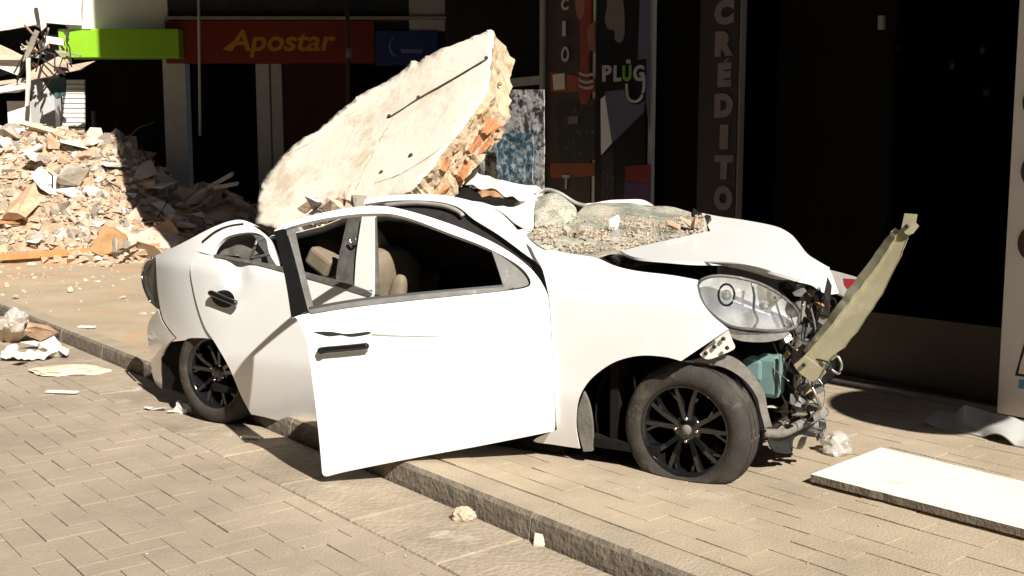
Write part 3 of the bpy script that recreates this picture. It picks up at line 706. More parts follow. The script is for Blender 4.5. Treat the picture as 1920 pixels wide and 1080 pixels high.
# wheels
def wheel(name, c, out, flat_z, rot0):
    out = out.normalized(); fx = CZ.cross(out).normalized(); up = CZ.copy()
    root = empty('wheel'); root.parent = car
    RO, W = .292, .19
    prof = [(.196, -.075), (.205, -.09), (.235, -.098), (.265, -.093), (.283, -.078), (.292, -.05), (.293, -.02), (.293, .02), (.292, .05), (.283, .078), (.265, .093), (.235, .098), (.205, .09), (.196, .075)]
    vs, fs = [], []; n = 72; m = len(prof)
    for i in range(n):
        a = 2 * math.pi * i / n
        for j, (r, y) in enumerate(prof):
            p = c + fx * (math.cos(a) * r) + up * (math.sin(a) * r) + out * (y - .075)
            if p.z < flat_z:
                sq = flat_z - p.z; p.z = flat_z + .02 * (0.293 - r); p += out * (sq * .55 * (1 if y > 0 else -1))
            vs.append(p)
    for i in range(n):
        for j in range(m - 1):
            i2 = (i + 1) % n; fs.append((i * m + j, i2 * m + j, i2 * m + j + 1, i * m + j + 1))
    me = mesh('tyre', vs, fs); ty = link('tyre', me, M['rubber'], root, True)
    bm = bmesh.new(); bm.from_mesh(me); bmesh.ops.recalc_face_normals(bm, faces=bm.faces[:]); bm.to_mesh(me); bm.free()
    # tread grooves
    for y in (-.045, 0.0, .045):
        ring = []
        for i in range(61):
            a = 2 * math.pi * i / 60; p = c + fx * (math.cos(a) * .2925) + up * (math.sin(a) * .2925) + out * (y - .075)
            if p.z < flat_z + .004: p.z = flat_z + .004
            ring.append(p)
        tube('tread_groove', ring, .0035, M['black'], ty, 5)
    # rim barrel and spokes
    def ring_mesh(nm, prof, mt, par):
        vs, fs = [], []; m = len(prof); n = 60
        for i in range(n):
            a = 2 * math.pi * i / n
            for r, y in prof: vs.append(c + fx * (math.cos(a) * r) + up * (math.sin(a) * r) + out * (y - .075))
        for i in range(n):
            for j in range(m - 1):
                i2 = (i + 1) % n; fs.append((i * m + j, i * m + j + 1, i2 * m + j + 1, i2 * m + j))
        return link(nm, mesh(nm, vs, fs), M[mt], par, True)
    rim = ring_mesh('rim', [(.185, .062), (.194, .084), (.204, .088), (.207, .082), (.203, .072), (.197, .074), (.186, .05), (.178, .0), (.172, -.08)], 'blackgloss', root)
    ring_mesh('brake_disc', [(.0, -.045), (.12, -.045), (.125, -.055)], 'interior', root)
    def radial(nm, a0, a1, r0, r1, w0, w1, mt, y0=.052, y1=.070):
        vs = []
        for (a, r, wd, y) in ((a0, r0, w0, y0), ((a0 * .5 + a1 * .5), (r0 + r1) / 2, (w0 + w1) / 2, (y0 + y1) / 2 + .008), (a1, r1, w1, y1)):
            d = fx * math.cos(a) + up * math.sin(a); tq = -fx * math.sin(a) + up * math.cos(a)
            for k, yy in ((-1, -.03), (-.8, 0), (.8, 0), (1, -.03)): vs.append(c + d * r + tq * (wd * k) + out * (y + yy - .075))
        fs = [(i * 4 + k, i * 4 + k + 1, i * 4 + 5 + k, i * 4 + 4 + k) for i in range(2) for k in range(3)]
        me = mesh(nm, vs, fs); face_to(me, c + out * 3); o = link(nm, me, M[mt], rim); solid(o, .004); return o
    for k in range(5):
        a = rot0 + k * 2 * math.pi / 5
        for sgn in (-1, 1):
            radial('spoke', a + sgn * .19, a + sgn * .25, .045, .195, .013, .011, 'blackgloss')
            radial('spoke_branch', a + sgn * .25, a + sgn * .46, .12, .196, .006, .008, 'blackgloss', .058, .066)
    ring_mesh('hub', [(0, .052), (.05, .052), (.066, .046), (.07, .02)], 'blackgloss', rim)
    ring_mesh('centre_cap', [(0, .064), (.014, .064), (.017, .060), (.021, .060), (.023, .05)], 'liner', rim)
    for k in range(4):
        a = rot0 + math.pi / 4 * (0 if flat_z > -.05 else 1) + k * math.pi / 2
        q = c + fx * (math.cos(a) * .05) + up * (math.sin(a) * .05) + out * (.05 - .075)
        tube('wheel_nut', [q, q + out * .016], [.010, .008], M['chrome'], rim, 6)
    return root
wheel('wheel', CP(-.035, .09, .183), CN, -KERB + .003, .3)
fw = P(1279, 811, .055); wheel('wheel', fw - CN * .03, (Matrix.Rotation(math.radians(-2), 3, 'Z') @ CN), .003, math.pi / 2)
# dark wheel wells
def well(u0, z0, r, v0=.03, m='interior'):
    vs, fs = [], []; n = 20
    for i in range(n + 1):
        a = math.pi * 1.5 * i / n - math.pi * .25
        for v in (v0, .40): vs.append(CP(u0 + math.cos(a) * r, v, z0 + math.sin(a) * r))
    c = len(vs); vs.append(CP(u0, .40, z0))
    for i in range(n):
        fs.append((2 * i, 2 * i + 1, 2 * i + 3, 2 * i + 2)); fs.append((2 * i + 1, c, 2 * i + 3))
    return solid(link('wheel_well', mesh('wheel_well', vs, fs), M[m], car, True), .006, 0)
fu, fv, fz = uvz(fw)
well(fu - .10, .22, .37, .17); well(.0, .16, .335, .20)
adopt(car, CP(1.4, .8, 0))
# ------------------------------------------------------------------ fallen wall slab on the roof
SN = Vector((-.52, -.52, .68)).normalized(); SO = P(700, 372, .55); STH = .222
def hit_slab(px, py, off=0.0): return PL(px, py, SO + SN * off, SN)
slab = empty('wall_slab'); tag(slab, 'huge cream plaster wall slab with exposed clay bricks leaning on the crushed car roof', 'wall slab')
sl_out = [(478, 418, T), (484, 380), (490, 352), (500, 330), (530, 291), (565, 262), (600, 238), (640, 205), (668, 185, T), (674, 178), (712, 158), (752, 134), (772, 114, T), (782, 120), (800, 105),
          (850, 84), (890, 68), (914, 58, T), (926, 62), (921, 110), (916, 168, T), (893, 205), (868, 242, T), (830, 290), (795, 334), (772, 358, T), (730, 372), (690, 392, T), (600, 415), (540, 432)]
poly = outline(sl_out, 7)
rj = random.Random(12)
poly = [(x + 2.4 * nz(Vector((x / 17, y / 17, 0))) + 1.0 * nz(Vector((x / 5, y / 5, 3))) + rj.uniform(-1.3, 1.3), y + 2.4 * nz(Vector((x / 17, y / 17, 7))) + 1.0 * nz(Vector((x / 5, y / 5, 9))) + rj.uniform(-1.3, 1.3)) for x, y in poly]
v2, tri = fill(poly, 10)
nb = len(poly)
ax_a = Vector((1, 0, 0)) - SN * SN.x; ax_a.normalize(); ax_b = SN.cross(ax_a)
top = []
for i, p in enumerate(v2):
    q = hit_slab(p.x, p.y)
    q += SN * (.010 * nz(q, 3.0) + .004 * nz(q, 13) + .0025 * nz(q, 31))
    top.append(q)
vs = list(top); fs = list(tri)
# which boundary vertices did cdt keep in order: the first nb
LAY = 5; base = len(vs)
for l in range(1, LAY + 1):
    for i in range(nb):
        q = top[i] - SN * (STH * l / LAY)
        c_in = (hit_slab(700, 260) - q); c_in -= SN * c_in.dot(SN); c_in.normalize()
        j = .020 * nz(q, 6) + .020 * nz(q, 15) + .014 * nz(q, 34)
        vs.append(q + c_in * (.014 * math.sin(math.pi * l / LAY) + j) + SN * (.006 * nz(q, 20)))
    for i in range(nb):
        i2 = (i + 1) % nb
        a = i if l == 1 else base + (l - 2) * nb + i; b = i2 if l == 1 else base + (l - 2) * nb + i2
        fs.append((a, b, base + (l - 1) * nb + i2, base + (l - 1) * nb + i))
nt_ = len(tri)
off = base + (LAY - 1) * nb
fs.append(tuple(off + i for i in range(nb)))
me = mesh('slab_body', vs, fs); bm = bmesh.new(); bm.from_mesh(me); bmesh.ops.recalc_face_normals(bm, faces=bm.faces[:]); bm.to_mesh(me); bm.free()
me.materials.append(M['slab']); me.materials.append(M['slabcore'])
sb = link('slab_body', me, None, slab)
for k, p in enumerate(me.polygons):
    p.material_index = 0 if k < nt_ else 1
    p.use_smooth = k < nt_
# hollow clay bricks showing along the broken edge
def edge_pt(px, py, d): return hit_slab(px, py) - SN * d
e0, e1 = (786, 345), (906, 190)
ed = (edge_pt(*e1, 0) - edge_pt(*e0, 0)).normalized(); eo = ed.cross(SN).normalized()
if eo.dot(CAM - SO) < 0: eo = -eo
rb = random.Random(44)
for row in range(3):
    t0 = rb.uniform(-.03, .03)
    while t0 < .97:
        ln = rb.uniform(.12, .30); t1 = min(1.0, t0 + ln)
        if rb.random() < .85:
            d = .055 + row * .066 + rb.uniform(-.012, .012)
            pa = edge_pt(e0[0] + (e1[0] - e0[0]) * t0, e0[1] + (e1[1] - e0[1]) * t0, d); pb = edge_pt(e0[0] + (e1[0] - e0[0]) * t1, e0[1] + (e1[1] - e0[1]) * t1, d)
            Rr = Matrix.Rotation(rb.gauss(0, .16), 3, SN) @ Matrix.Rotation(rb.gauss(0, .22), 3, ed)
            ax = (Rr @ ed, Rr @ eo, Rr @ SN); L_ = (pb - pa).length / 2 * rb.uniform(.75, 1.0); c = (pa + pb) / 2 + eo * rb.uniform(-.055, -.012)
            bm = bmesh.new()
            if rb.random() < .5:                              # broken hollow block: two shells and a web
                box_bm(bm, c + ax[2] * .019, ax, (L_, .04, .006)); box_bm(bm, c - ax[2] * .019, ax, (L_ * rb.uniform(.6, 1), .04, .006)); box_bm(bm, c - ax[1] * .03, ax, (L_, .008, .02))
            else: box_bm(bm, c, ax, (L_, .045, rb.uniform(.012, .024)))
            bmesh.ops.subdivide_edges(bm, edges=bm.edges[:], cuts=1)
            for vv in bm.verts: vv.co += Vector((nz(vv.co, 23), nz(vv.co + Vector((3, 0, 0)), 23), nz(vv.co + Vector((0, 5, 0)), 23))) * .022
            from_bm('clay_brick', bm, M['clay'], slab)
        t0 = t1 + rb.uniform(.0, .05)
for k in range(30):                                           # mortar crusts over the break
    t_ = rb.uniform(-.05, 1.02); q = edge_pt(e0[0] + (e1[0] - e0[0]) * t_, e0[1] + (e1[1] - e0[1]) * t_, rb.choice([.02, .09, .155, .22]) + rb.uniform(-.015, .015)) + eo * rb.uniform(-.012, .012)
    bm = bmesh.new(); bmesh.ops.create_icosphere(bm, subdivisions=1, radius=1); sx = (rb.uniform(.012, .045), rb.uniform(.010, .022), rb.uniform(.008, .02))
    for vv in bm.verts: vv.co = q + (ed * (vv.co.x * sx[0]) + eo * (vv.co.y * sx[1]) + SN * (vv.co.z * sx[2])) * rb.uniform(.6, 1.2)
    from_bm('mortar_crust', bm, M['slabcore'], slab)
for pts in ([(740, 214), (718, 254), (697, 294), (676, 334), (655, 374)], [(700, 345), (745, 330), (800, 296), (850, 262)]):
    tube('plaster_crack', [hit_slab(x + rb.uniform(-2, 2), y + rb.uniform(-2, 2), .004) for x, y in cr(pts, 6)], [.0004 + .0017 * rb.random() for _ in cr(pts, 6)], M['slabcrack'], slab, 5)
for x, y, r in ((936, 135, .018), (925, 195, .03), (917, 205, .022), (941, 158, .01)):
    q = edge_pt(x - 22, y - 22, .09) + eo * .012
    b_ = blob('brick_hole', q, (ed, eo, SN), (r * 1.3, .016, r), 'slabcrack', slab, 2.2, 8)
# conduit in the plaster, screw holes
tube('cable_conduit', [hit_slab(x, y, .004) for x, y in cr([(730, 220), (758, 203), (785, 185), (850, 148), (912, 111)], 4)], .0062, M['cutdark'], slab, 6)
for x, y in ((731, 219), (786, 184), (913, 110)):
    q = hit_slab(x, y, .0); tube('conduit_clip', [q, q + SN * .014], .011, M['cutdark'], slab, 8)
for x, y in ((716, 324), (771, 292)):
    q = hit_slab(x, y, -.004); tube('screw_hole', [q, q + SN * .010], .013, M['cutdark'], slab, 8)
# loose flakes of render standing on the slab's upper edge
for pts in ([(752, 136, T), (776, 113, T), (783, 118), (760, 134)], [(860, 82, T), (882, 72, T), (890, 76), (868, 86)]):
    panel('plaster_flake', pts, lambda x, y: hit_slab(x, y, -.03), M['slab'], slab, step=8, thick=.03)
panel('plaster_step', [(150 + 384, 291, T), (600, 244), (660, 196, T), (700, 178), (752, 148, T), (690, 196), (640, 222), (590, 262)], lambda x, y: hit_slab(x, y, .006), M['slab'], slab, step=10, thick=.008)
adopt(slab, SO - CZ * .2)

# ------------------------------------------------------------------ rubble kit
def hull_chunk(name, r, sx, sy, sz, n=11):
    bm = bmesh.new()
    for _ in range(n):
        p = Vector((r.uniform(-1, 1), r.uniform(-1, 1), r.uniform(-1, 1)))
        m_ = max(abs(p.x), abs(p.y), abs(p.z)); p /= m_ ** .7
        bm.verts.new((p.x * sx / 2, p.y * sy / 2, p.z * sz / 2))
    g = bmesh.ops.convex_hull(bm, input=bm.verts[:])
    bmesh.ops.delete(bm, geom=[x for x in set(g['geom_interior'] + g['geom_unused']) if isinstance(x, bmesh.types.BMVert)], context='VERTS')
    bmesh.ops.dissolve_limit(bm, angle_limit=.18, verts=bm.verts[:], edges=bm.edges[:])
    bmesh.ops.recalc_face_normals(bm, faces=bm.faces[:])
    me = bpy.data.meshes.new(name); bm.to_mesh(me); bm.free(); return me
KITS = {}
for key, mt, dims in (('plaster_chunk', 'r_tan', (1, .8, .5)), ('brick_fragment', 'r_brick', (1, .6, .5)), ('concrete_lump', 'r_grey', (1, .85, .75)), ('white_render_piece', 'r_white', (1, .8, .22))):
    KITS[key] = []
    for k in range(7):
        me = hull_chunk(key, rng, dims[0], dims[1] * rng.uniform(.7, 1.2), dims[2] * rng.uniform(.7, 1.2)); me.materials.append(M[mt]); KITS[key].append(me)
def rock(key, loc, size, r=rng, flat=.5):
    o = bpy.data.objects.new(key, r.choice(KITS[key])); COL.objects.link(o); o.location = loc; o.scale = (size,) * 3
    o.rotation_euler = (r.gauss(0, flat), r.gauss(0, flat), r.uniform(0, 6.28)); return o
def scatter(name, pts, mt, smin, smax, parent=None, r=rng, flatten=.6):
    """many crumbs joined in one object of kind stuff"""
    vs, fs = [], []
    for p in pts:
        s = smin + (smax - smin) * r.random() ** 2.2; b = len(vs)
        R3 = Matrix.Rotation(r.uniform(0, 6.28), 3, 'Z') @ Matrix.Rotation(r.gauss(0, .7), 3, 'X')
        for q in ((-1, -1, -1), (1, -1, -1), (1, 1, -1), (-1, 1, -1), (-.7, -.8, 1), (.8, -.6, 1), (.6, .8, 1), (-.8, .6, 1)):
            w_ = Vector((q[0] * r.uniform(.5, 1.1), q[1] * r.uniform(.4, 1), q[2] * flatten * r.uniform(.5, 1))) * (s / 2)
            vs.append(p + R3 @ w_)
        for f in ((0, 3, 2, 1), (4, 5, 6, 7), (0, 1, 5, 4), (1, 2, 6, 5), (2, 3, 7, 6), (3, 0, 4, 7)): fs.append(tuple(b + i for i in f))
    o = link(name, mesh(name, vs, fs), M[mt], parent); o['kind'] = 'stuff'; return o

# heap at the end of the street
def heap(x, y):
    def prof(x):
        k = [(-14, 1.5), (-8.2, 1.78), (-7.2, 1.80), (-6.4, 1.74), (-5.95, 1.62), (-5.55, 1.28), (-5.2, .92), (-4.7, .82), (-4.2, .66), (-3.7, .45), (-3.1, .22), (-2.5, 0)]
        for (a, ha), (b, hb) in zip(k, k[1:]):
            if a <= x <= b: return ha + (hb - ha) * (x - a) / (b - a)
        return 0
    y0 = 14.35 + .25 * nz(Vector((x, 0, 0)), .8) + max(0, x + 5.2) * .35
    g = (y - y0) / 2.0
    if g <= 0: return -.05
    f = min(1, g) ** .75 if g < 1 else max(0, 1 - (g - 1) * .35)
    p = Vector((x, y, 0))
    return prof(x) * f * (1 + .10 * nz(p, 1.5)) + .07 * nz(p, 2.4) * min(1, g * 3)
nx_, ny_ = 90, 40
vs = [Vector((-13 + 11 * i / nx_, 14 + 4.2 * j / ny_, heap(-13 + 11 * i / nx_, 14 + 4.2 * j / ny_))) for j in range(ny_ + 1) for i in range(nx_ + 1)]
fs = [(j * (nx_ + 1) + i, j * (nx_ + 1) + i + 1, (j + 1) * (nx_ + 1) + i + 1, (j + 1) * (nx_ + 1) + i) for j in range(ny_) for i in range(nx_)]
mound = link('rubble_heap', mesh('rubble_heap', vs, fs), M['r_mound'], None, False); mound['kind'] = 'stuff'
tag(mound, 'dusty earth and crumbled mortar heaped below the wrecked shop canopy', 'rubble')
r4 = random.Random(21)
def on_heap():
    while 1:
        x = r4.uniform(-8.8, -3.0); y = r4.uniform(14.2, 17.4); h = heap(x, y)
        if h > .0 and (y < 16.6 or r4.random() < .3): return Vector((x, y, h))
for nm, mt, n, a, b in (('crumbled_plaster', 'r_tan', 1500, .04, .20), ('crumbled_brick', 'r_brick', 700, .04, .17), ('crumbled_concrete', 'r_grey', 650, .04, .16), ('crumbled_render', 'r_white', 420, .03, .16)):
    o = scatter(nm, [on_heap() + Vector((0, 0, .02)) for _ in range(n)], mt, a, b, None, r4)
    tag(o, {'crumbled_plaster': 'small tan plaster crumbs covering the rubble heap', 'crumbled_brick': 'small terracotta brick crumbs strewn over the rubble heap', 'crumbled_concrete': 'small grey concrete crumbs strewn over the rubble heap', 'crumbled_render': 'small white render crumbs strewn over the rubble heap'}[nm], 'rubble')
LBL = {'plaster_chunk': ('tan broken plaster chunk lying in the rubble heap', 'tan chunks in the heap'), 'brick_fragment': ('terracotta brick fragment lying in the rubble heap', 'brick fragments in the heap'),
       'concrete_lump': ('grey concrete lump lying in the rubble heap', 'concrete lumps in the heap'), 'white_render_piece': ('thin white render piece lying in the rubble heap', 'white render pieces in the heap')}
def zone(p):
    if p.x > -5.25: return 'at the shaded end', 'shaded end'
    if p.z > 1.35: return 'near the crest', 'crest'
    if p.z < .45: return 'at the foot', 'foot'
    return ('on the left flank', 'left flank') if p.x < -6.6 else ('on the middle slope', 'middle slope')
for k in range(215):
    key = r4.choices(list(LBL), (5, 3, 2, 2))[0]; p = on_heap()
    o = rock(key, p + Vector((0, 0, .04)), .13 + .26 * r4.random() ** 1.8, r4, .6); zn = zone(p); sz = 'larger ' if o.scale.x > .28 else 'small '; tag(o, sz + LBL[key][0].replace('lying in', zn[0] + ' of'), 'rubble chunk', sz + LBL[key][1] + ', ' + zn[1])
def D(px, py, y): return PL(px, py, Vector((0, y, 0)), Vector((0, 1, 0)))
for k in range(34):
    key = r4.choices(list(LBL), (6, 1, 2, 3))[0]; p = on_heap()
    o = rock(key, p + Vector((0, -.02, .07)), .42 + .38 * r4.random(), r4, .45); o.scale.z *= .55; tag(o, 'big flat ' + {'plaster_chunk': 'tan plaster slab', 'brick_fragment': 'terracotta masonry slab', 'concrete_lump': 'grey concrete slab', 'white_render_piece': 'white render sheet'}[key] + ' tilted ' + zone(p)[0] + ' of the rubble heap', 'rubble slab', 'big flat ' + key.replace('_', ' ') + 's, ' + zone(p)[1])
def plank(name, a, b, w_, t_, mt, label, cat, roll=0.0):
    a, b = Vector(a), Vector(b); d = (b - a).normalized(); s_ = d.cross(CZ).normalized(); u_ = s_.cross(d)
    Rm = Matrix.Rotation(roll, 3, d); s_, u_ = Rm @ s_, Rm @ u_
    o = obox(name, (a + b) / 2, (d, s_, u_), ((b - a).length / 2, w_ / 2, t_ / 2), M[mt], None, .004)
    return tag(o, label, cat)
plank('white_beam', D(-40, 452, 14.9), D(128, 408, 15.1), .16, .07, 'r_white', 'long white beam slanting across the lower left of the rubble heap', 'beam', .6)
plank('white_beam', D(-30, 272, 16.2), D(48, 250, 16.3), .20, .06, 'r_white', 'white beam along the crest of the rubble heap at the far left', 'beam', .8)
plank('white_beam', D(46, 250, 16.3), D(160, 276, 16.2), .22, .06, 'r_white', 'white fascia strip on the crest of the heap beside the lit post', 'beam', .9)
plank('orange_pipe', D(-30, 484, 14.3), D(300, 462, 14.5), .10, .09, 'pipe', 'long orange board along the foot of the rubble heap', 'board')
plank('grey_lath', D(-10, 458, 14.6), D(150, 452, 14.7), .06, .04, 'r_grey', 'grey lath lying above the orange board on the heap', 'lath')
plank('dark_rod', D(212, 482, 14.1), D(262, 455, 14.3), .03, .03, 'cutdark', 'thin dark rod poking from the foot of the heap', 'rod')
plank('white_lath', D(390, 352, 16.3), D(436, 326, 16.2), .10, .05, 'r_white', 'pale lath sticking up from the shaded end of the heap', 'lath', .4)
plank('white_lath', D(402, 352, 16.1), D(446, 344, 16.0), .08, .04, 'r_white', 'pale lath lying flat on the shaded end of the heap', 'lath', .4)
plank('grey_lath', D(430, 362, 15.9), D(470, 388, 15.8), .05, .04, 'r_grey', 'thin grey lath sloping down behind the car tail', 'lath')
plank('grey_lath', D(342, 376, 16.0), D(372, 344, 16.1), .05, .04, 'r_grey', 'thin grey lath leaning on the dark board in the shade', 'lath')
for k in range(16):
    p = on_heap() + Vector((0, -.05, .10)); a = r4.uniform(0, 3.14); d_ = Vector((math.cos(a), .4 * math.sin(a), r4.uniform(-.35, .35))).normalized() * r4.uniform(.25, .7)
    o = plank('splintered_timber', p - d_ / 2, p + d_ / 2, r4.uniform(.04, .10), r4.uniform(.02, .05), r4.choice(['wood', 'r_white', 'r_tan']), 'splintered timber piece jammed ' + zone(p)[0] + ' of the rubble heap', 'timber', r4.uniform(0, 1)); o['group'] = 'timbers, ' + zone(p)[1]
for k in range(12):
    p = on_heap() + Vector((0, -.05, .08)); d_ = Vector((r4.uniform(-.5, .5), r4.uniform(-.3, .1), r4.uniform(.05, .4)))
    o = tube('reinforcing_bar', [p, p + d_ * .5 + Vector((r4.uniform(-.1, .1), 0, .06)), p + d_], .011, M['cutdark'], None, 5); tag(o, 'bent dark reinforcing bar poking out ' + zone(p)[0] + ' of the rubble heap', 'bar', 'bars, ' + zone(p)[1])
def slabpiece(name, pts, y, dy, th, mt, label, cat='panel'):
    o = panel(name, [(x, y_, T) for x, y_ in pts], lambda px, py: D(px, py, y + dy * (490 - py) / 100.0), M[mt], None, step=14, thick=th, smooth=False)
    return tag(o, label, cat)
slabpiece('white_sheet', [(210, 250), (222, 243), (228, 288), (214, 292)], 16.0, .2, .05, 'r_white', 'upright white board edge on top of the rubble heap', 'board')
slabpiece('white_sheet', [(222, 243), (254, 290), (246, 296), (228, 288)], 16.1, .2, .04, 'r_grey', 'grey triangular board propped on top of the rubble heap', 'board')
slabpiece('pink_slab', [(214, 292), (262, 300), (276, 332), (232, 334), (216, 318)], 15.6, .3, .06, 'r_tan', 'flat pinkish slab below the upright board on the heap', 'slab')
slabpiece('white_sheet', [(100, 262), (158, 285), (128, 304), (112, 300)], 15.7, .3, .05, 'r_white', 'folded white panel near the crest of the heap', 'panel')
slabpiece('tan_slab', [(2, 390), (40, 374), (96, 380), (92, 410), (30, 424)], 15.0, .4, .07, 'r_tan', 'broad flat tan slab at the left of the heap', 'slab')
slabpiece('tan_slab', [(182, 342), (206, 336), (218, 352), (214, 374), (180, 366)], 15.3, .4, .06, 'r_tan', 'square tan slab in the middle of the heap', 'slab')
slabpiece('tan_slab', [(156, 396), (182, 378), (236, 384), (230, 410), (180, 420)], 15.0, .4, .06, 'r_tan', 'wide tan slab low on the right of the heap', 'slab')
slabpiece('white_sheet', [(282, 380), (306, 378), (366, 424), (350, 436), (318, 408)], 15.2, .3, .04, 'r_white', 'white panel crossing from sunlight into shade on the heap', 'panel')
slabpiece('dark_board', [(346, 372), (372, 342), (420, 346), (408, 386), (352, 392)], 15.9, .3, .05, 'r_grey', 'dark square board in the shaded part of the heap', 'board')
slabpiece('brown_plate', [(168, 470), (196, 420), (238, 446), (236, 462), (190, 480)], 14.3, .2, .05, 'wood', 'brown bent plate standing at the foot of the heap', 'plate')
slabpiece('masonry_piece', [(284, 430), (318, 410), (336, 436), (322, 452), (288, 456)], 14.6, .3, .12, 'r_brick', 'terracotta brick panel at the right foot of the heap', 'brick panel')
o = rock('white_render_piece', D(62, 292, 15.4), .42, r4, .3); o.scale = (.40, .40, .9); tag(o, 'rounded bright white lump near the crest of the heap', 'lump')
o = rock('concrete_lump', D(146, 440, 14.6), .30, r4, .3); tag(o, 'rounded grey stone low on the heap beside the brown plate', 'stone')
# scattered bits on the dusty pavement near the heap
pts = []
for k in range(500):
    px, py = r4.uniform(-20, 300), r4.uniform(478, 600); q = G(px, py, 0)
    if r4.random() < math.exp(-(py - 478) / 40): pts.append(q)
o = scatter('pavement_grit', pts, 'r_tan', .012, .07, None, r4); tag(o, 'loose grit scattered over the dusty pavement before the heap', 'grit')
pts = []
for k in range(520):
    px, py = r4.uniform(0, 1920), 690 + 390 * r4.random()
    q = G(px, py, 0); tt = (q - K0).dot(KN)
    if tt < 0: q = G(px, py, -KERB)
    tt = (q - K0).dot(KN)
    if tt < -.02 or tt > .02: pts.append(q + Vector((0, 0, .002)))
o = scatter('street_grit', pts[:150], 'r_grey', .003, .013, None, r4); tag(o, 'tiny pale grit sprinkled over road and pavement', 'grit')

# rubble on and in the car
r5 = random.Random(5)
hw = hit_v(WS); hwn = hit_v(WS, 0, 5.5, .04)
pts = []
for k in range(3000):
    px, py = r5.uniform(1000, 1320), r5.uniform(400, 480)
    if inside(px, py, [c[:2] for c in WS]) and r5.random() < (.04 if py < 415 else .3 + .6 * (nz(Vector((px / 45, py / 18, 0))) > -.05)): pts.append(hwn(px, py) + Vector((0, 0, .006 + .012 * r5.random())))
third = len(pts) // 7
for nm, mt, sub, lb in (('windscreen_brick_crumbs', 'r_brick', pts[:third], 'terracotta crumbs lying on the smashed windscreen'), ('windscreen_plaster_crumbs', 'r_tan', pts[third:6 * third], 'pale plaster crumbs lying on the smashed windscreen'),
                    ('windscreen_glass_crumbs', 'wglass', pts[6 * third:], 'greenish glass crumbs lying on the smashed windscreen')):
    o = scatter(nm, sub, mt, .004, .020, None, r5); tag(o, lb, 'crumbs')
for x, y, k, s_ in ((1288, 430, 'brick_fragment', .09), (1302, 432, 'brick_fragment', .07), (1262, 438, 'brick_fragment', .08), (1150, 432, 'white_render_piece', .08), (1090, 448, 'plaster_chunk', .07), (1060, 444, 'plaster_chunk', .06), (1190, 446, 'white_render_piece', .05)):
    o = rock(k, hw(x, y) + Vector((0, 0, .04)), s_, r5); tag(o, {'brick_fragment': 'terracotta fragment resting on the smashed windscreen by the bonnet', 'plaster_chunk': 'tan plaster chunk resting on the smashed windscreen', 'white_render_piece': 'white render bit resting on the smashed windscreen'}[k], 'rubble chunk', k.replace('_', ' ') + 's on the windscreen')
for x, y, v, k, s_ in ((580, 384, .42, 'brick_fragment', .14), (600, 388, .38, 'white_render_piece', .20), (640, 378, .42, 'brick_fragment', .12), (660, 372, .42, 'plaster_chunk', .14), (620, 390, .36, 'plaster_chunk', .14), (590, 398, .36, 'white_render_piece', .12), (672, 380, .36, 'concrete_lump', .10)):
    o = rock(k, P(x, y, v), s_, r5); tag(o, {'brick_fragment': 'terracotta fragment caught between roof edge and slab', 'plaster_chunk': 'tan chunk caught between roof edge and slab', 'white_render_piece': 'white render piece caught between roof edge and slab', 'concrete_lump': 'small grey lump caught between roof edge and slab'}[k], 'rubble chunk', k.replace('_', ' ') + 's on the roof edge')
pts = [P(r5.uniform(556, 640), r5.uniform(418, 470), r5.uniform(.5, .75)) for _ in range(260)]
o = scatter('cabin_crumbs', [p for p in pts], 'r_tan', .02, .09, None, r5); tag(o, 'tan rubble fallen into the back of the car', 'crumbs')
o = obox('fallen_board', P(598, 470, .42), (Matrix.Rotation(math.radians(-42), 3, CN) @ CU, -CN, Matrix.Rotation(math.radians(-42), 3, CN) @ CZ), (.22, .05, .03), M['paint_in'], None, .01); tag(o, 'pale bent strip lying across the rear seat', 'strip')
o = obox('seat_fragment', P(610, 490, .36), (Matrix.Rotation(math.radians(-30), 3, CN) @ CU, -CN, Matrix.Rotation(math.radians(-30), 3, CN) @ CZ), (.085, .07, .055), M['seat'], None, .02); tag(o, 'beige cushion fragment behind the centre pillar', 'cushion')

# ------------------------------------------------------------------ right-hand shop front
def fc(px, py, off=0.0): return PL(px, py, FO + FN * off, FN)
FR = -FT                                                   # to the right as seen from the street
FAX = (FR, FN, CZ)
def fbox(name, x0, y0, x1, y1, m, d=.04, off=0.0, parent=None, z0=None, z1=None, b=0.0):
    """upright box standing on the shop front between two photo points"""
    a, c = fc(x0, y0), fc(x1, y1); zb = c.z if z0 is None else z0; zt = a.z if z1 is None else z1
    ym = (max(y0, 0) + min(y1, 420)) / 2; sa, sb_ = (fc(x0, ym) - FO).dot(FR), (fc(x1, ym) - FO).dot(FR)
    ce = FO + FR * ((sa + sb_) / 2) + FN * (off + d / 2) + CZ * ((zb + zt) / 2)
    return obox(name, ce, FAX, (abs(sb_ - sa) / 2, d / 2, abs(zt - zb) / 2), M[m], parent, b)
def fshape(name, pts, m, off, parent=None, th=.003, step=14, smooth=False):
    return panel(name, pts, lambda x, y: fc(x, y, off), M[m], parent, step=step, thick=th, smooth=smooth)
def text_mesh(body, bold=0.0):
    cu = bpy.data.curves.new('lettering', 'FONT'); cu.body = body; cu.offset = bold; cu.resolution_u = 4
    ob = bpy.data.objects.new('lettering', cu); COL.objects.link(ob)
    dg = bpy.context.evaluated_depsgraph_get(); me = bpy.data.meshes.new_from_object(ob.evaluated_get(dg))
    bpy.data.objects.remove(ob); bpy.data.curves.remove(cu); return me
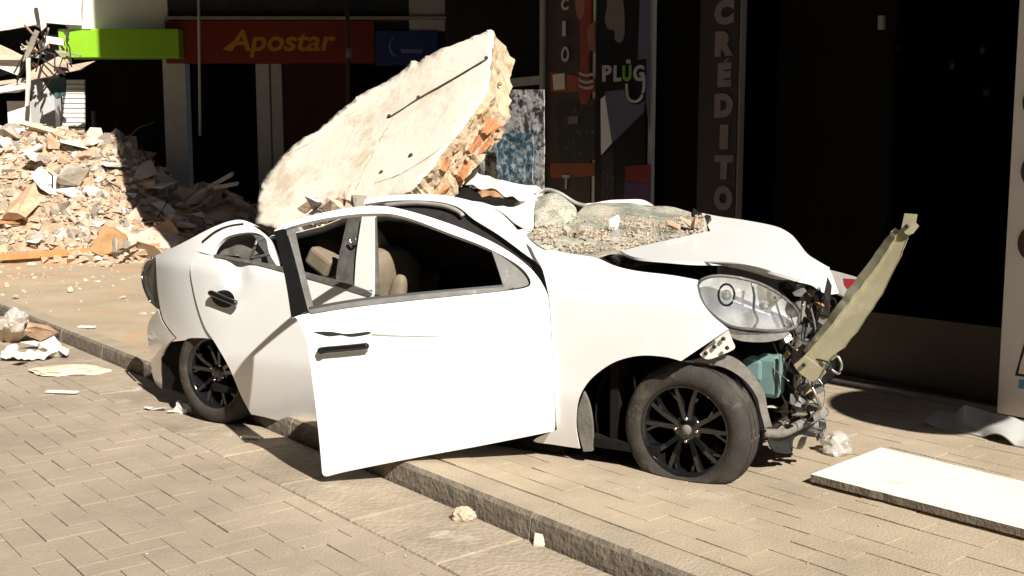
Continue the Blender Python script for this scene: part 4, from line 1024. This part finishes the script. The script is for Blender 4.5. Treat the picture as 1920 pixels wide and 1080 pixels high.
def letters(name, body, org, right, up, nrm, width, height, m, parent, bold=.0, th=.006, shear=0.0):
    me = text_mesh(body, bold)
    xs = [v.co.x for v in me.vertices]; ys = [v.co.y for v in me.vertices]
    x0, x1, y0, y1 = min(xs), max(xs), min(ys), max(ys)
    for v in me.vertices:
        a = (v.co.x - x0) / (x1 - x0); b = (v.co.y - y0) / (y1 - y0)
        v.co = org + right * (a * width + shear * b) + up * (b * height)
    me.materials.clear()
    face_to(me, org + nrm * 5)
    o = link(name, me, m, parent); solid(o, th, 1.0); return o
def fletters(body, x0, y0, x1, y1, m, off, parent, bold=.03):
    a = fc(x0, y1, off); b = fc(x1, y1, off); t_ = fc(x0, y0, off)
    return letters('letter', body, a, FR, CZ, FN, (b - a).length, (t_ - a).length, M[m], parent, bold)

shop = empty('corner_shop'); tag(shop, 'dark shop building with an open unlit doorway to the right of the car', 'shop')
s_end = (fc(828, 300) - FO).dot(FR); s_open0 = (fc(1398, 400) - FO).dot(FR); s_open1 = (fc(1884, 700) - FO).dot(FR)
def sbox(name, s0, s1, d0, d1, z0, z1, m, parent=None):
    """d measured behind the shop front"""
    ce = FO + FR * ((s0 + s1) / 2) - FN * ((d0 + d1) / 2) + CZ * ((z0 + z1) / 2)
    return obox(name, ce, FAX, (abs(s1 - s0) / 2, abs(d1 - d0) / 2, abs(z1 - z0) / 2), M[m], parent or shop)
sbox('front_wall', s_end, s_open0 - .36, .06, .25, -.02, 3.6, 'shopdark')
sbox('shading_storey', s_end - 4.2, 16, -.90, .25, 3.62, 17.0, 'wall_ochre')  # unseen; overhang and height shaped to shade shop front and far building
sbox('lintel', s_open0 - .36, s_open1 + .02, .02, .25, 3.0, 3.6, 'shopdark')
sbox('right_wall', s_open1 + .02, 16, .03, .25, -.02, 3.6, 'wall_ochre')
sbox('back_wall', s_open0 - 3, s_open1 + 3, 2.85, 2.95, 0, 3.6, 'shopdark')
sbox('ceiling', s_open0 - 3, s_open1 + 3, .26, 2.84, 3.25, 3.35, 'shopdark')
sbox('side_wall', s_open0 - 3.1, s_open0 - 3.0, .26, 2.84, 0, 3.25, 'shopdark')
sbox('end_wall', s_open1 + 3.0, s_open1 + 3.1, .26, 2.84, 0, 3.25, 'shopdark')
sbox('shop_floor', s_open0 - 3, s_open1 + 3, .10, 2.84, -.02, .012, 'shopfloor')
sbox('gable_wall', s_end, s_end + .2, .26, 9, -.02, 17.0, 'wall_ochre')
sbox('rear_roof', s_end + .21, 16, .26, 9, 16.8, 16.95, 'wall_ochre')
sbox('lit_floor_panel', s_open0 + .6, s_open1, .12, .15, .013, .45, 'lowbrown')  # panel added to catch light, standing in for dimly lit shop floor
sbox('threshold', s_open0 - .2, s_open1, -.02, .09, -.02, .028, 'metal_frame')
sbox('door_track', s_open0 - .2, s_open1, .03, .05, .028, .045, 'black')
sbox('door_leaf', s_open0, (fc(1612, 400) - FO).dot(FR), .30, .34, .10, 3.0, 'shopdark')
sbox('door_handle', (fc(1602, 40) - FO).dot(FR) - .012, (fc(1608, 40) - FO).dot(FR), .27, .30, fc(1605, 48).z, fc(1605, 22).z, 'metal_frame')
for k, (d, h_) in enumerate(((2.5, .5), (2.5, 1.0), (2.5, 1.5), (2.5, 2.0))):
    sbox('shelf', s_open0 + .8, s_open1 + 1.8, d, d + .32, h_, h_ + .03, 'shopdark')
for x, y in ((1680, 92), (1786, 122), (1842, 92), (1849, 172)):
    q = PL(x, y, FO - FN * 2.45, FN); blob('shelf_item', q, (FR, FN, CZ), (.03, .03, .04), 'metal_frame', shop, 2, 6)
adopt(shop, FO)
# unseen houses added across the road, tall and dark to cut the sky light
for k, (s0_, s1_, hh, nm_) in enumerate(((-26, -9, 24.0, 'unseen tall house added across the road behind the camera to block sky'), (-8.8, 6, 22.0, 'unseen house added across the road opposite the wreck to block sky'), (6.2, 24, 25.0, 'unseen tall house added across the road opposite the rubble heap to block sky'), (24.2, 44, 23.0, 'unseen house added across the road beyond the rubble heap to block sky'))):
    hb = empty('sky_block_house'); tag(hb, nm_, 'house')
    obox('wall', SP((s0_ + s1_) / 2, -10.5, hh / 2 - .15), (KD, KN, CZ), ((s1_ - s0_) / 2, 3.0, hh / 2), M['wall_dark2'], hb)
    for fl in range(7):
        for c_ in range(5):
            obox('window', SP(s0_ + (c_ + .5) * (s1_ - s0_) / 5, -7.48, 1.9 + fl * 3.1), (KD, KN, CZ), (.6, .03, .75), M['black'], hb)
    adopt(hb, SP((s0_ + s1_) / 2, -9, 0))

sgn = empty('white_sign_panel'); tag(sgn, 'tall white sign board with round dark letters at the right picture edge', 'sign')
a_ = fc(1880, 772).z
sg0 = (fc(1879, 770) - FO).dot(FR)
ob = obox('sign_board', FO + FR * (sg0 + .30) + FN * .02 + CZ * 1.75, FAX, (.30, .045, 1.74), M['signwhite'], sgn, .008)
for ch, x0, y0, x1, y1 in (('O', 1916, 160, 1966, 222), ('O', 1913, 290, 1963, 350), ('O', 1907, 424, 1957, 486)):
    fletters(ch, x0, y0, x1, y1, 'bannerbrown', .068, sgn, .05)
fshape('icon_outline', [(1903, 704, T), (1921, 640, T), (1960, 640, T), (1950, 712, T)], 'black', .068, sgn)
fshape('icon_paper', [(1909, 700, T), (1924, 646, T), (1956, 646, T), (1946, 706, T)], 'signwhite', .072, sgn)
fshape('icon_blue', [(1911, 712, T), (1960, 716, T), (1956, 734, T), (1909, 728, T)], 'iconblue', .068, sgn)
adopt(sgn, FO + FR * (sg0 + .3))

cb = empty('credit_banner'); tag(cb, 'dark vertical banner with grey letters spelling crédito beside the open doorway', 'banner')
zb = 0.02
fbox('banner_board', 1318, -90, 1390, 400, 'creditobg', .05, -.005, cb, z0=zb)
fbox('banner_edge', 1392, -90, 1395, 400, 'lettergrey', .05, -.005, cb, z0=zb)
for ch, x0, y0, x1, y1 in (('C', 1340, 2, 1376, 49), ('R', 1341, 60, 1375, 107), ('E', 1346, 119, 1371, 164), ('D', 1340, 176, 1374, 221), ('I', 1350, 234, 1365, 280), ('T', 1340, 291, 1374, 336), ('O', 1339, 348, 1373, 394)):
    fletters(ch, x0, y0, x1, y1, 'lettergrey', .047, cb, .075)
fshape('accent', [(1356, 117, T), (1362, 109, T), (1368, 109, T), (1361, 117, T)], 'lettergrey', .047, cb)
adopt(cb, fc(1355, 617))

pb = empty('phone_shop_panel'); tag(pb, 'black shop panel with the word plug, a cable loop and a lavender shape', 'sign')
fbox('panel_board', 1125, -90, 1219, 380, 'plugblack', .05, 0, pb, z0=zb)
for ch, x0, x1, m_ in (('P', 1130, 1147, 'letterwhite'), ('L', 1151, 1165, 'letterwhite'), ('U', 1168, 1184, 'lettergreen'), ('G', 1188, 1208, 'letterwhite')):
    fletters(ch, x0, 123, x1, 153, m_, .052, pb, .035)
fshape('letter_dot', [(1174, 112, T), (1182, 112, T), (1182, 119, T), (1174, 119, T)], 'letterwhite', .052, pb)
tube('cable_loop', [fc(x, y, .056) for x, y in cr([(1207, 140), (1207, 165), (1201, 184), (1190, 190), (1179, 184), (1175, 168), (1175, 157)], 5)], .011, M['letterwhite'], pb, 6)
fshape('lavender_shape', [(1134, 172, T), (1170, 168, T), (1180, 190), (1195, 196), (1209, 188, T), (1207, 210, T), (1148, 268, T), (1134, 215)], 'lavender', .052, pb)
fshape('sun_patch', [(1126, 186, T), (1134, 179, T), (1147, 268, T), (1127, 291, T)], 'sunpatch', .0535, pb)  # wedge of sun put into the panel's colour
fshape('blue_band', [(1200, -20, T), (1218, -20, T), (1218, 250, T), (1211, 190, T), (1212, 110, T), (1196, 112, T)], 'lavender', .051, pb)
fshape('hand_print', [(1138, -10, T), (1162, -14), (1170, 20), (1170, 66), (1162, 80), (1153, 74), (1152, 58), (1140, 54), (1134, 36), (1138, 12)], 'lettergrey', .052, pb)
fshape('red_block', [(1172, 312, T), (1218, 308, T), (1218, 345, T), (1172, 338, T)], 'crimson', .052, pb)
fshape('violet_block', [(1171, 339, T), (1218, 346, T), (1218, 384, T), (1170, 384, T)], 'violet', .052, pb)
fshape('grey_block', [(1127, 296, T), (1150, 275, T), (1152, 384, T), (1127, 384, T)], 'bannerdark', .052, pb)
adopt(pb, fc(1172, 617))
for nm, x0, x1, m_, lb in (('sign_post', 1116, 1123, 'signwhite', 'slim white post between the brown banner and the black panel'), ('sign_post', 1221, 1229, 'pillar', 'slim grey post right of the black phone shop panel')):
    o = fbox(nm, x0, -90, x1, 400, m_, .03, 0, None, z0=zb); tag(o, lb, 'post')

bb = empty('drink_banner'); tag(bb, 'brown and red vertical banner with white letters c i o and t', 'banner')
fbox('banner_board', 1031, -90, 1115, 380, 'bannerbrown', .04, 0, bb, z0=zb)
fshape('orange_band', [(1032, 135, T), (1052, 137, T), (1116, 150, T), (1116, 172, T), (1032, 172, T)], 'bannerorange', .042, bb)
fshape('bottle_print', [(1085, -20, T), (1108, -20, T), (1108, 60), (1104, 130), (1108, 175), (1100, 196, T), (1090, 196, T), (1085, 175), (1088, 120)], 'bannerred', .044, bb)
fshape('glow_print', [(1078, -20, T), (1094, -20, T), (1096, 20), (1088, 36), (1080, 24)], 'bannerpink', .046, bb)
fshape('glow_print', [(1114, 40, T), (1104, 50), (1101, 70), (1106, 92), (1115, 100, T)], 'bannerpink', .046, bb)
for y in (134, 147, 158): fshape('white_stripe', [(1085, y, T), (1098, y + 5), (1112, y + 2, T), (1112, y + 7, T), (1098, y + 10), (1085, y + 5, T)], 'letterwhite', .047, bb, step=6)
fshape('photo_print', [(1042, 190, T), (1116, 186, T), (1116, 300, T), (1050, 304, T)], 'bannerdark', .043, bb)
fshape('white_patch', [(1064, 219, T), (1084, 217, T), (1084, 231, T), (1065, 233, T)], 'lettergrey', .047, bb)
fshape('orange_foot', [(1032, 306, T), (1116, 306, T), (1116, 330, T), (1032, 334, T)], 'bannerorange', .043, bb)
fshape('paper_note', [(1036, 140, T), (1058, 137, T), (1059, 167, T), (1038, 169, T)], 'signwhite', .048, bb)
for ch, x0, y0, x1, y1 in (('C', 1053, -2, 1066, 20), ('I', 1055, 40, 1061, 68), ('O', 1053, 88, 1067, 117), ('T', 1055, 328, 1068, 354)):
    fletters(ch, x0, y0, x1, y1, 'letterwhite', .046, bb, .03)
adopt(bb, fc(1072, 617))
fr = empty('window_frame_post'); tag(fr, 'bright metal window frame with a cross bar left of the brown banner', 'window frame')
fbox('upright', 1022, -90, 1029, 380, 'metal_frame', .06, .0, fr, z0=zb)
fbox('cross_bar', 940, 150, 1021, 158, 'metal_frame', .05, .0, fr)
adopt(fr, fc(1025, 617))
fw_ = empty('foil_window'); tag(fw_, 'crinkled reflective film sheet in white, black and blue hanging behind the slab', 'window')
def film(x0, y0, x1, y1, off, m_, nm):
    n1, n2 = 26, 34; vs = []
    for j in range(n2 + 1):
        for i in range(n1 + 1):
            p = fc(x0 + (x1 - x0) * i / n1, y0 + (y1 - y0) * j / n2, off); vs.append(p + FN * (.007 * nz(p, 6) + .004 * nz(p, 17)))
    fs = [(j * (n1 + 1) + i, j * (n1 + 1) + i + 1, (j + 1) * (n1 + 1) + i + 1, (j + 1) * (n1 + 1) + i) for j in range(n2) for i in range(n1)]
    return solid(link(nm, mesh(nm, vs, fs), M[m_], fw_, False), .004)
film(880, 168, 1021, 390, .72, 'mottle', 'film'); film(932, 250, 1000, 345, .76, 'mottleblue', 'blue_film')
adopt(fw_, fc(960, 617))
# unseen round disc, made up to cast the rounded shadow by the doorway
tip = G(1705, 770, 0) + SUN * (2.7 / SUN.z)
hs_ = empty('shadow_disc', tip); tag(hs_, 'unseen round disc added beyond the right picture edge to cast a shadow', 'sign')
tube('caster_disc', [tip - FR * .03, tip + FR * .03], .42, M['signwhite'], hs_, 40)
tube('caster_arm', [tip, tip - FN * ((tip - FO).dot(FN) + .1)], .02, M['metal_frame'], hs_)
adopt(hs_, tip)

# ------------------------------------------------------------------ far building at the end of the street
AY = 18.0
def A(px, py, y=AY): return D(px, py, y)
ANX = (Vector((1, 0, 0)), Vector((0, -1, 0)), CZ)
def abox(name, x0, y0, x1, y1, m, d=.1, off=0.0, parent=None, z0=None, z1=None, b=0):
    ym = (max(y0, 0) + min(y1, 420)) / 2; a, c = A(x0, y0), A(x1, y1); a.x, c.x = A(x0, ym).x, A(x1, ym).x; zb_ = c.z if z0 is None else z0; zt = a.z if z1 is None else z1
    ce = Vector(((a.x + c.x) / 2, AY - off - d / 2, (zb_ + zt) / 2))
    return obox(name, ce, ANX, (abs(c.x - a.x) / 2, d / 2, abs(zt - zb_) / 2), M[m], parent, b)
far_b = empty('betting_shop_building'); tag(far_b, 'shaded building at the end of the street with a row of shop openings', 'building')
abox('upper_wall', -400, -700, 322, 58, 'wall_white', .2, .02, far_b)
abox('upper_dark_wall', 322.5, -700, 1100, 40, 'wall_dark', .2, .0, far_b)
abox('upper_grey_panel', 770, -20, 836, 62, 'pillar', .06, .21, far_b)
abox('back_wall', -400, 56, 1100, 470, 'shopdark', .2, -2.4, far_b, z0=-.02)
abox('left_pillar', 76, 110, 118, 470, 'pillar', .25, .0, far_b, z0=-.02)
abox('grey_pillar', 320, 112, 361, 470, 'pillar', .25, .02, far_b, z0=-.02)
abox('door_post', 488, 118, 512, 470, 'pillar', .16, .02, far_b, z0=-.02)
abox('door_post', 515, 118, 534, 470, 'pillar', .12, .02, far_b, z0=-.02)
abox('red_shutter', 535, 118, 655, 470, 'redshut', .06, .02, far_b, z0=-.02)
abox('dark_infill', 656, 118, 1100, 470, 'shopdark', .06, .0, far_b, z0=-.02)
abox('dark_infill', 362, 118, 487, 470, 'shopdark', .04, -.5, far_b, z0=-.02)
abox('dark_infill', 162, 112, 319, 470, 'shopdark', .04, -.3, far_b, z0=-.02)
abox('sign_backing', 318, 38, 1100, 120, 'wall_dark', .1, .05, far_b)
abox('canopy', 285, -30, 1100, -14, 'wall_dark', 1.6, .25, far_b)  # unseen canopy, added to hold sky light off the far front
abox('ledge', 322, 36, 860, 42, 'metal_frame', .16, .2, far_b)
for k in range(14):
    abox('shutter_slat', 119, 150 + k * 9, 160, 157.5 + k * 9, 'wall_white', .05 if k % 2 else .04, .0, far_b)
adopt(far_b, Vector((-4, AY, 0)))
gs = abox('green_sign', 137, 62, 355, 114, 'green', .35, .22, None, b=.01); tag(gs, 'long lime green sign box half in sunlight above the dark opening', 'sign')
rs = empty('betting_sign'); tag(rs, 'dark red fascia sign with slanted yellow lettering', 'sign')
abox('fascia', 322, 44, 706, 122, 'redsign', .12, .2, rs)
p0 = A(418, 104, AY - .325)
letters('lettering', 'Apostar', A(424, 108, AY - .325), Vector((1, 0, 0)), CZ, Vector((0, -1, 0)), (A(622, 108, AY - .325) - A(424, 108, AY - .325)).length, (A(424, 56, AY - .325) - A(424, 108, AY - .325)).length, M['yellow'], rs, .022, .008, .10)
panel('speed_mark', [(418, 92, T), (438, 76, T), (442, 84, T), (432, 96, T)], lambda x, y: A(x, y, AY - .33), M['yellow'], rs, step=8, thick=.006)
adopt(rs, A(514, 122, AY - .2))
bs = empty('blue_sign'); tag(bs, 'dark blue fascia sign with a pale swirl next to the red one', 'sign')
abox('fascia', 708, 62, 823, 126, 'blue', .12, .2, bs)
tube('swirl', [A(x, y, AY - .33) for x, y in cr([(737, 70), (731, 82), (733, 96), (742, 106)], 5)], .02, M['bluepale'], bs, 6)
for x0, x1, y in ((752, 792, 96),): panel('small_print', [(x0, y - 4, T), (x1, y - 3, T), (x1, y + 4, T), (x0, y + 3, T)], lambda x, y_: A(x, y_, AY - .33), M['bluepale'], bs, step=8, thick=.004)
adopt(bs, A(765, 126, AY - .2))
o = tube('hanging_cable', [A(372, -60, 17.4), A(373, 60, 17.4), A(374, 150, 17.4), A(375, 255, 17.4)], .022, M['pillar'], None, 8); tag(o, 'thin pale pipe hanging down in front of the red sign', 'pipe')
o = tube('utility_pole', [A(650, -60, 16.8), A(652, 70, 16.8), A(653, 200, 16.8), A(653, 470, 16.8)], .035, M['poledark'], None, 10); tag(o, 'dark slender pole between the red lettering and the blue sign', 'pole')
o = tube('pole_sticker', [A(655, 90, 16.75), A(654, 108, 16.75)], .045, M['lettergrey'], None, 8); tag(o, 'pale sticker wrapped around the slender pole', 'sticker')
# wrecked canopy at the upper left
wc = empty('collapsed_canopy'); tag(wc, 'torn white canopy and wall cladding hanging at the upper left corner', 'canopy')
def wpan(nm, pts, y, dy, m_, th=.06):
    return panel(nm, [(a_[0], a_[1], T) for a_ in pts], lambda px, py: A(px, py, y + dy * px / 100.0) + Vector((0, .06 * nz(Vector((px / 40, py / 40, 0))), 0)), M[m_], wc, step=12, thick=th, smooth=False)
wpan('cladding_panel', [(-60, -40), (70, -40), (84, 42), (60, 48), (-60, 66)], 16.9, .1, 'r_white', .10)
wpan('cladding_panel', [(68, -40), (152, -40), (153, 40), (170, 48), (122, 46), (84, 42)], 17.2, .1, 'wall_white', .08)
wpan('cladding_strip', [(66, -20), (80, -20), (86, 50), (78, 58), (74, 30)], 16.7, .0, 'r_white', .04)
wpan('torn_sheet', [(-60, 76), (0, 84), (46, 106), (40, 112), (-60, 112)], 16.6, .1, 'r_tan', .04)
wpan('torn_sheet', [(-60, 113), (38, 113), (34, 142), (-10, 124), (-60, 150)], 16.7, .1, 'r_white', .03)
wpan('canopy_slab', [(-60, 160), (50, 145), (58, 135), (80, 120), (112, 104), (130, 122), (178, 114), (150, 130), (80, 146), (48, 152), (-60, 168)], 16.6, .2, 'r_tan', .10)
wpan('canopy_edge', [(-60, 170), (48, 156), (48, 166), (-60, 184)], 16.5, .1, 'r_white', .05)
wpan('hanging_strip', [(49, 110), (56, 108), (57, 160), (53, 198), (47, 200), (50, 150)], 16.4, .0, 'r_white', .03)
wpan('hanging_strip', [(66, 56), (74, 60), (52, 108), (42, 116), (46, 98)], 16.4, .0, 'r_grey', .03)
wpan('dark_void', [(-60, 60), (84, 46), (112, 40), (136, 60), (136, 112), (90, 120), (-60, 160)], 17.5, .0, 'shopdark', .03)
wpan('hanging_cloth', [(78, 148), (122, 146), (124, 176), (108, 186), (92, 170)], 17.1, .0, 'teal_post', .03)
r6 = random.Random(9)
for k in range(26):
    px, py = r6.uniform(40, 132), r6.uniform(60, 130)
    ax = tuple(Matrix.Rotation(r6.uniform(0, 3), 3, Vector((r6.random(), r6.random(), r6.random() + .01)).normalized()) @ a for a in WX)
    obox('torn_lath', A(px, py, r6.uniform(16.5, 17.2)), ax, (r6.uniform(.05, .22), r6.uniform(.015, .05), r6.uniform(.01, .03)), M[r6.choice(['r_tan', 'r_white', 'r_grey', 'cutdark', 'wood'])], wc)
for k in range(10):
    px = r6.uniform(20, 130); a0 = A(px, r6.uniform(60, 110), 16.6); b0 = a0 + Vector((r6.uniform(-.4, .4), r6.uniform(-.2, .1), r6.uniform(-.7, -.2)))
    tube('bent_rod', [tuple(a0), tuple((a0 + b0) / 2 + Vector((r6.uniform(-.15, .15), 0, .1))), tuple(b0)], .012, M['cutdark'], wc, 5)
adopt(wc, Vector((-7.5, 17, 3)))
lp = abox('lit_wall_stub', 78, 197, 119, 260, 'wall_white', .3, .9, None); tag(lp, 'sunlit pale wall stub standing behind the crest of the heap', 'wall')

# ------------------------------------------------------------------ things lying on the pavement
zt = .046
A0, B0, A1, B1 = G(1520, 889, zt), G(1652, 839, zt), G(1920, 992, zt), G(1920, 903, zt)
dn = (A1 - A0).normalized(); df = (B1 - B0).normalized()
Ls = (A1 - A0).length * 1.5
ba = []
for t in range(0, 25): ba.append(A0 + dn * (Ls * t / 24) + Vector((nz(Vector((t * .9, 0, 0))) * .006, nz(Vector((0, t * .9, 0))) * .006, 0)))
bbk = []
for t in range(0, 25): bbk.append(B0 + df * (Ls * t / 24) + Vector((nz(Vector((t * .7, 4, 0))) * .006, nz(Vector((3, t * .7, 0))) * .008, 0)))
poly3 = ba + bbk[::-1]
vs = poly3 + [p - Vector((0, 0, .032)) for p in poly3]; n = len(poly3)
fs = [tuple(range(n)), tuple(range(n, 2 * n))[::-1]] + [(i, (i + 1) % n, n + (i + 1) % n, n + i) for i in range(n)]
me = mesh('white_board', vs, fs); bm = bmesh.new(); bm.from_mesh(me); bmesh.ops.recalc_face_normals(bm, faces=bm.faces[:]); bm.to_mesh(me); bm.free()
me.materials.append(M['board']); me.materials.append(M['chip'])
for p_ in me.polygons: p_.material_index = 0 if abs(p_.normal.z) > .5 else 1
o = link('white_board', me); tag(o, 'large white board lying flat on the pavement at lower right', 'board')
o = obox('board_batten', (A0 + B0) / 2 + dn * .4 - Vector((0, 0, .0385)), ((B0 - A0).normalized(), dn, CZ), (.12, .02, .0055), M['cutdark']); tag(o, 'dark batten under the white board', 'batten')
# wavy sheet
near = cr([(1733, 788), (1768, 806), (1800, 822), (1826, 831), (1848, 816), (1868, 812), (1890, 822), (1920, 850), (1960, 860), (2010, 846)], 4)
farr = cr([(1762, 769), (1790, 774), (1802, 764), (1812, 760), (1840, 768), (1868, 776), (1900, 782), (1930, 796), (1970, 800), (2020, 792)], 4)
ysn = [G(x, 828 + .32 * (x - 1800) * .3, 0).y for x, y in near]
vs = []
nn = len(near); rows = 8
for j in range(rows + 1):
    f = j / rows
    for i in range(nn):
        t = i / (nn - 1)
        d0 = G(1745 + 200 * t, 800 + 52 * t, .0); d1 = G(1768 + 200 * t, 783 + 40 * t, .0)
        yy = d0.y + (d1.y - d0.y) * f
        x_ = near[i][0] + (farr[i][0] - near[i][0]) * f; y_ = near[i][1] + (farr[i][1] - near[i][1]) * f
        p = D(x_, y_, yy); p.z = max(p.z, .008 + .01 * f); vs.append(p)
fs = [(j * nn + i, j * nn + i + 1, (j + 1) * nn + i + 1, (j + 1) * nn + i) for j in range(rows) for i in range(nn - 1)]
o = solid(link('bent_sheet', mesh('bent_sheet', vs, fs), M['sheet'], None, True), .006); tag(o, 'wavy grey plastic sheet lying before the white sign board', 'sheet')
def lump(name, px, py, z, rx, ry, rz, m_, label, cat, seed=0, base=0.0):
    c = G(px, py, base) + Vector((0, 0, z)); bm = bmesh.new(); bmesh.ops.create_icosphere(bm, subdivisions=3, radius=1)
    for v in bm.verts:
        d = 1 + .35 * nz(v.co + Vector((seed, 0, 0)), 1.6) + .22 * nz(v.co + Vector((0, seed, 0)), 4)
        v.co = Vector((v.co.x * rx * d, v.co.y * ry * d, v.co.z * rz * d)) + c
        v.co.z = max(v.co.z, c.z - z + .001)
    o = from_bm(name, bm, M[m_], None, False); return tag(o, label, cat)
lump('plastic_bag', 1568, 850, .035, .075, .06, .06, 'plastic', 'crumpled clear plastic lump beside the white board corner', 'plastic bag', 2)
lump('stone', 868, 975, .02, .052, .035, .035, 'r_tan', 'pale stone lying in the gutter against the kerb', 'stone', 5, -KERB)
o = rock('plaster_chunk', G(1012, 1022, -KERB) + Vector((0, 0, .02)), .075, r4); tag(o, 'small triangular plaster chip against the kerb', 'chip')
# debris in the gutter at the left
def gz(px, py):
    q = G(px, py, 0)
    return 0.0 if (q - K0).dot(KN) > .01 else -KERB
lump('plaster_plate', 128, 698, .012, .26, .16, .03, 'r_tan', 'flat pinkish plaster plate in the gutter left of the car', 'plaster plate', 8, -KERB)
def crumple(name, px, py, w_, d_, h_, m_, label, cat, seed):
    c = G(px, py, -KERB); n = 22; vs = []
    for j in range(n + 1):
        for i in range(n + 1):
            p = Vector(((i / n - .5) * w_, (j / n - .5) * d_, 0)); q = p * (1 + .25 * nz(p + Vector((seed, 0, 0)), 6))
            q.z = .006 + h_ * abs(nz(p + Vector((0, seed, 0)), 7)) * 1.6 + .4 * h_ * abs(nz(p, 17)); vs.append(c + q)
    fs = [(j * (n + 1) + i, j * (n + 1) + i + 1, (j + 1) * (n + 1) + i + 1, (j + 1) * (n + 1) + i) for j in range(n) for i in range(n)]
    o = solid(link(name, mesh(name, vs, fs), M[m_], None, False), .004); return tag(o, label, cat)
crumple('plastic_sheet', 60, 672, .42, .26, .06, 'r_white', 'crumpled white plastic sheeting in the gutter at the left edge', 'plastic sheet', 3)
for k, (x, y, s_, lb) in enumerate(((20, 672, .18, 'flat white scrap at the left end of the gutter litter'), (98, 660, .20, 'flat white scrap at the right end of the gutter litter'), (60, 655, .16, 'flat white scrap below the brick lump in the gutter'), (120, 672, .12, 'small white scrap beside the plaster plate'), (40, 684, .13, 'small white scrap at the front of the gutter litter'))):
    o = rock('white_render_piece', G(x, y, -KERB) + Vector((0, 0, .06)), s_, r4, .35); tag(o, lb, 'scrap')
o = rock('brick_fragment', G(78, 640, -KERB) + Vector((0, 0, .10)), .26, r4, .3); tag(o, 'tan and orange brick lump on the crumpled white sheeting', 'brick')
o = rock('plaster_chunk', G(24, 640, -KERB) + Vector((0, 0, .08)), .42, r4, .2); tag(o, 'flat grey slab fragment at the left picture edge', 'slab fragment')
lump('plastic_bottle', 30, 622, .09, .09, .07, .10, 'plastic', 'squashed clear plastic container above the kerb at the left edge', 'container', 12)
plank('white_lath', G(88, 737, -KERB) + Vector((0, 0, .012)), G(146, 739, -KERB) + Vector((0, 0, .012)), .035, .015, 'r_white', 'short white lath lying on the road left of the car', 'lath')
plank('white_lath', G(452, 823, -KERB) + Vector((0, 0, .012)), G(486, 826, -KERB) + Vector((0, 0, .012)), .03, .012, 'r_white', 'short white lath in the shadow under the car', 'lath')
plank('white_lath', G(148, 615, 0) + Vector((0, 0, .012)), G(178, 616, 0) + Vector((0, 0, .012)), .05, .015, 'r_white', 'short pale lath on the dusty pavement left of the car', 'lath')
lump('plaster_chip', 344, 775, .03, .05, .035, .045, 'r_white', 'white plaster chip leaning on the rear tyre', 'chip', 15, -KERB)
for k, (x, y, s_) in enumerate(((300, 770, .10), (280, 768, .08), (320, 775, .06))):
    o = rock('white_render_piece', G(x, y, -KERB) + Vector((0, 0, .012)), s_, r4, .1); tag(o, 'flat white render flake before the rear tyre', 'flake', 'render flakes before the rear tyre')
for k, (x, y, s_) in enumerate(((400, 730, .05), (130, 548, .10), (80, 520, .12), (30, 560, .10), (200, 500, .14), (60, 498, .12), (230, 560, .06), (215, 665, .05), (268, 664, .04))):
    z = gz(x, y)
    o = rock('plaster_chunk', G(x, y, z) + Vector((0, 0, s_ * .2)), s_, r4, .3); tag(o, 'loose plaster chip on the open ground left of the car', 'chip', 'loose chips left of the car')
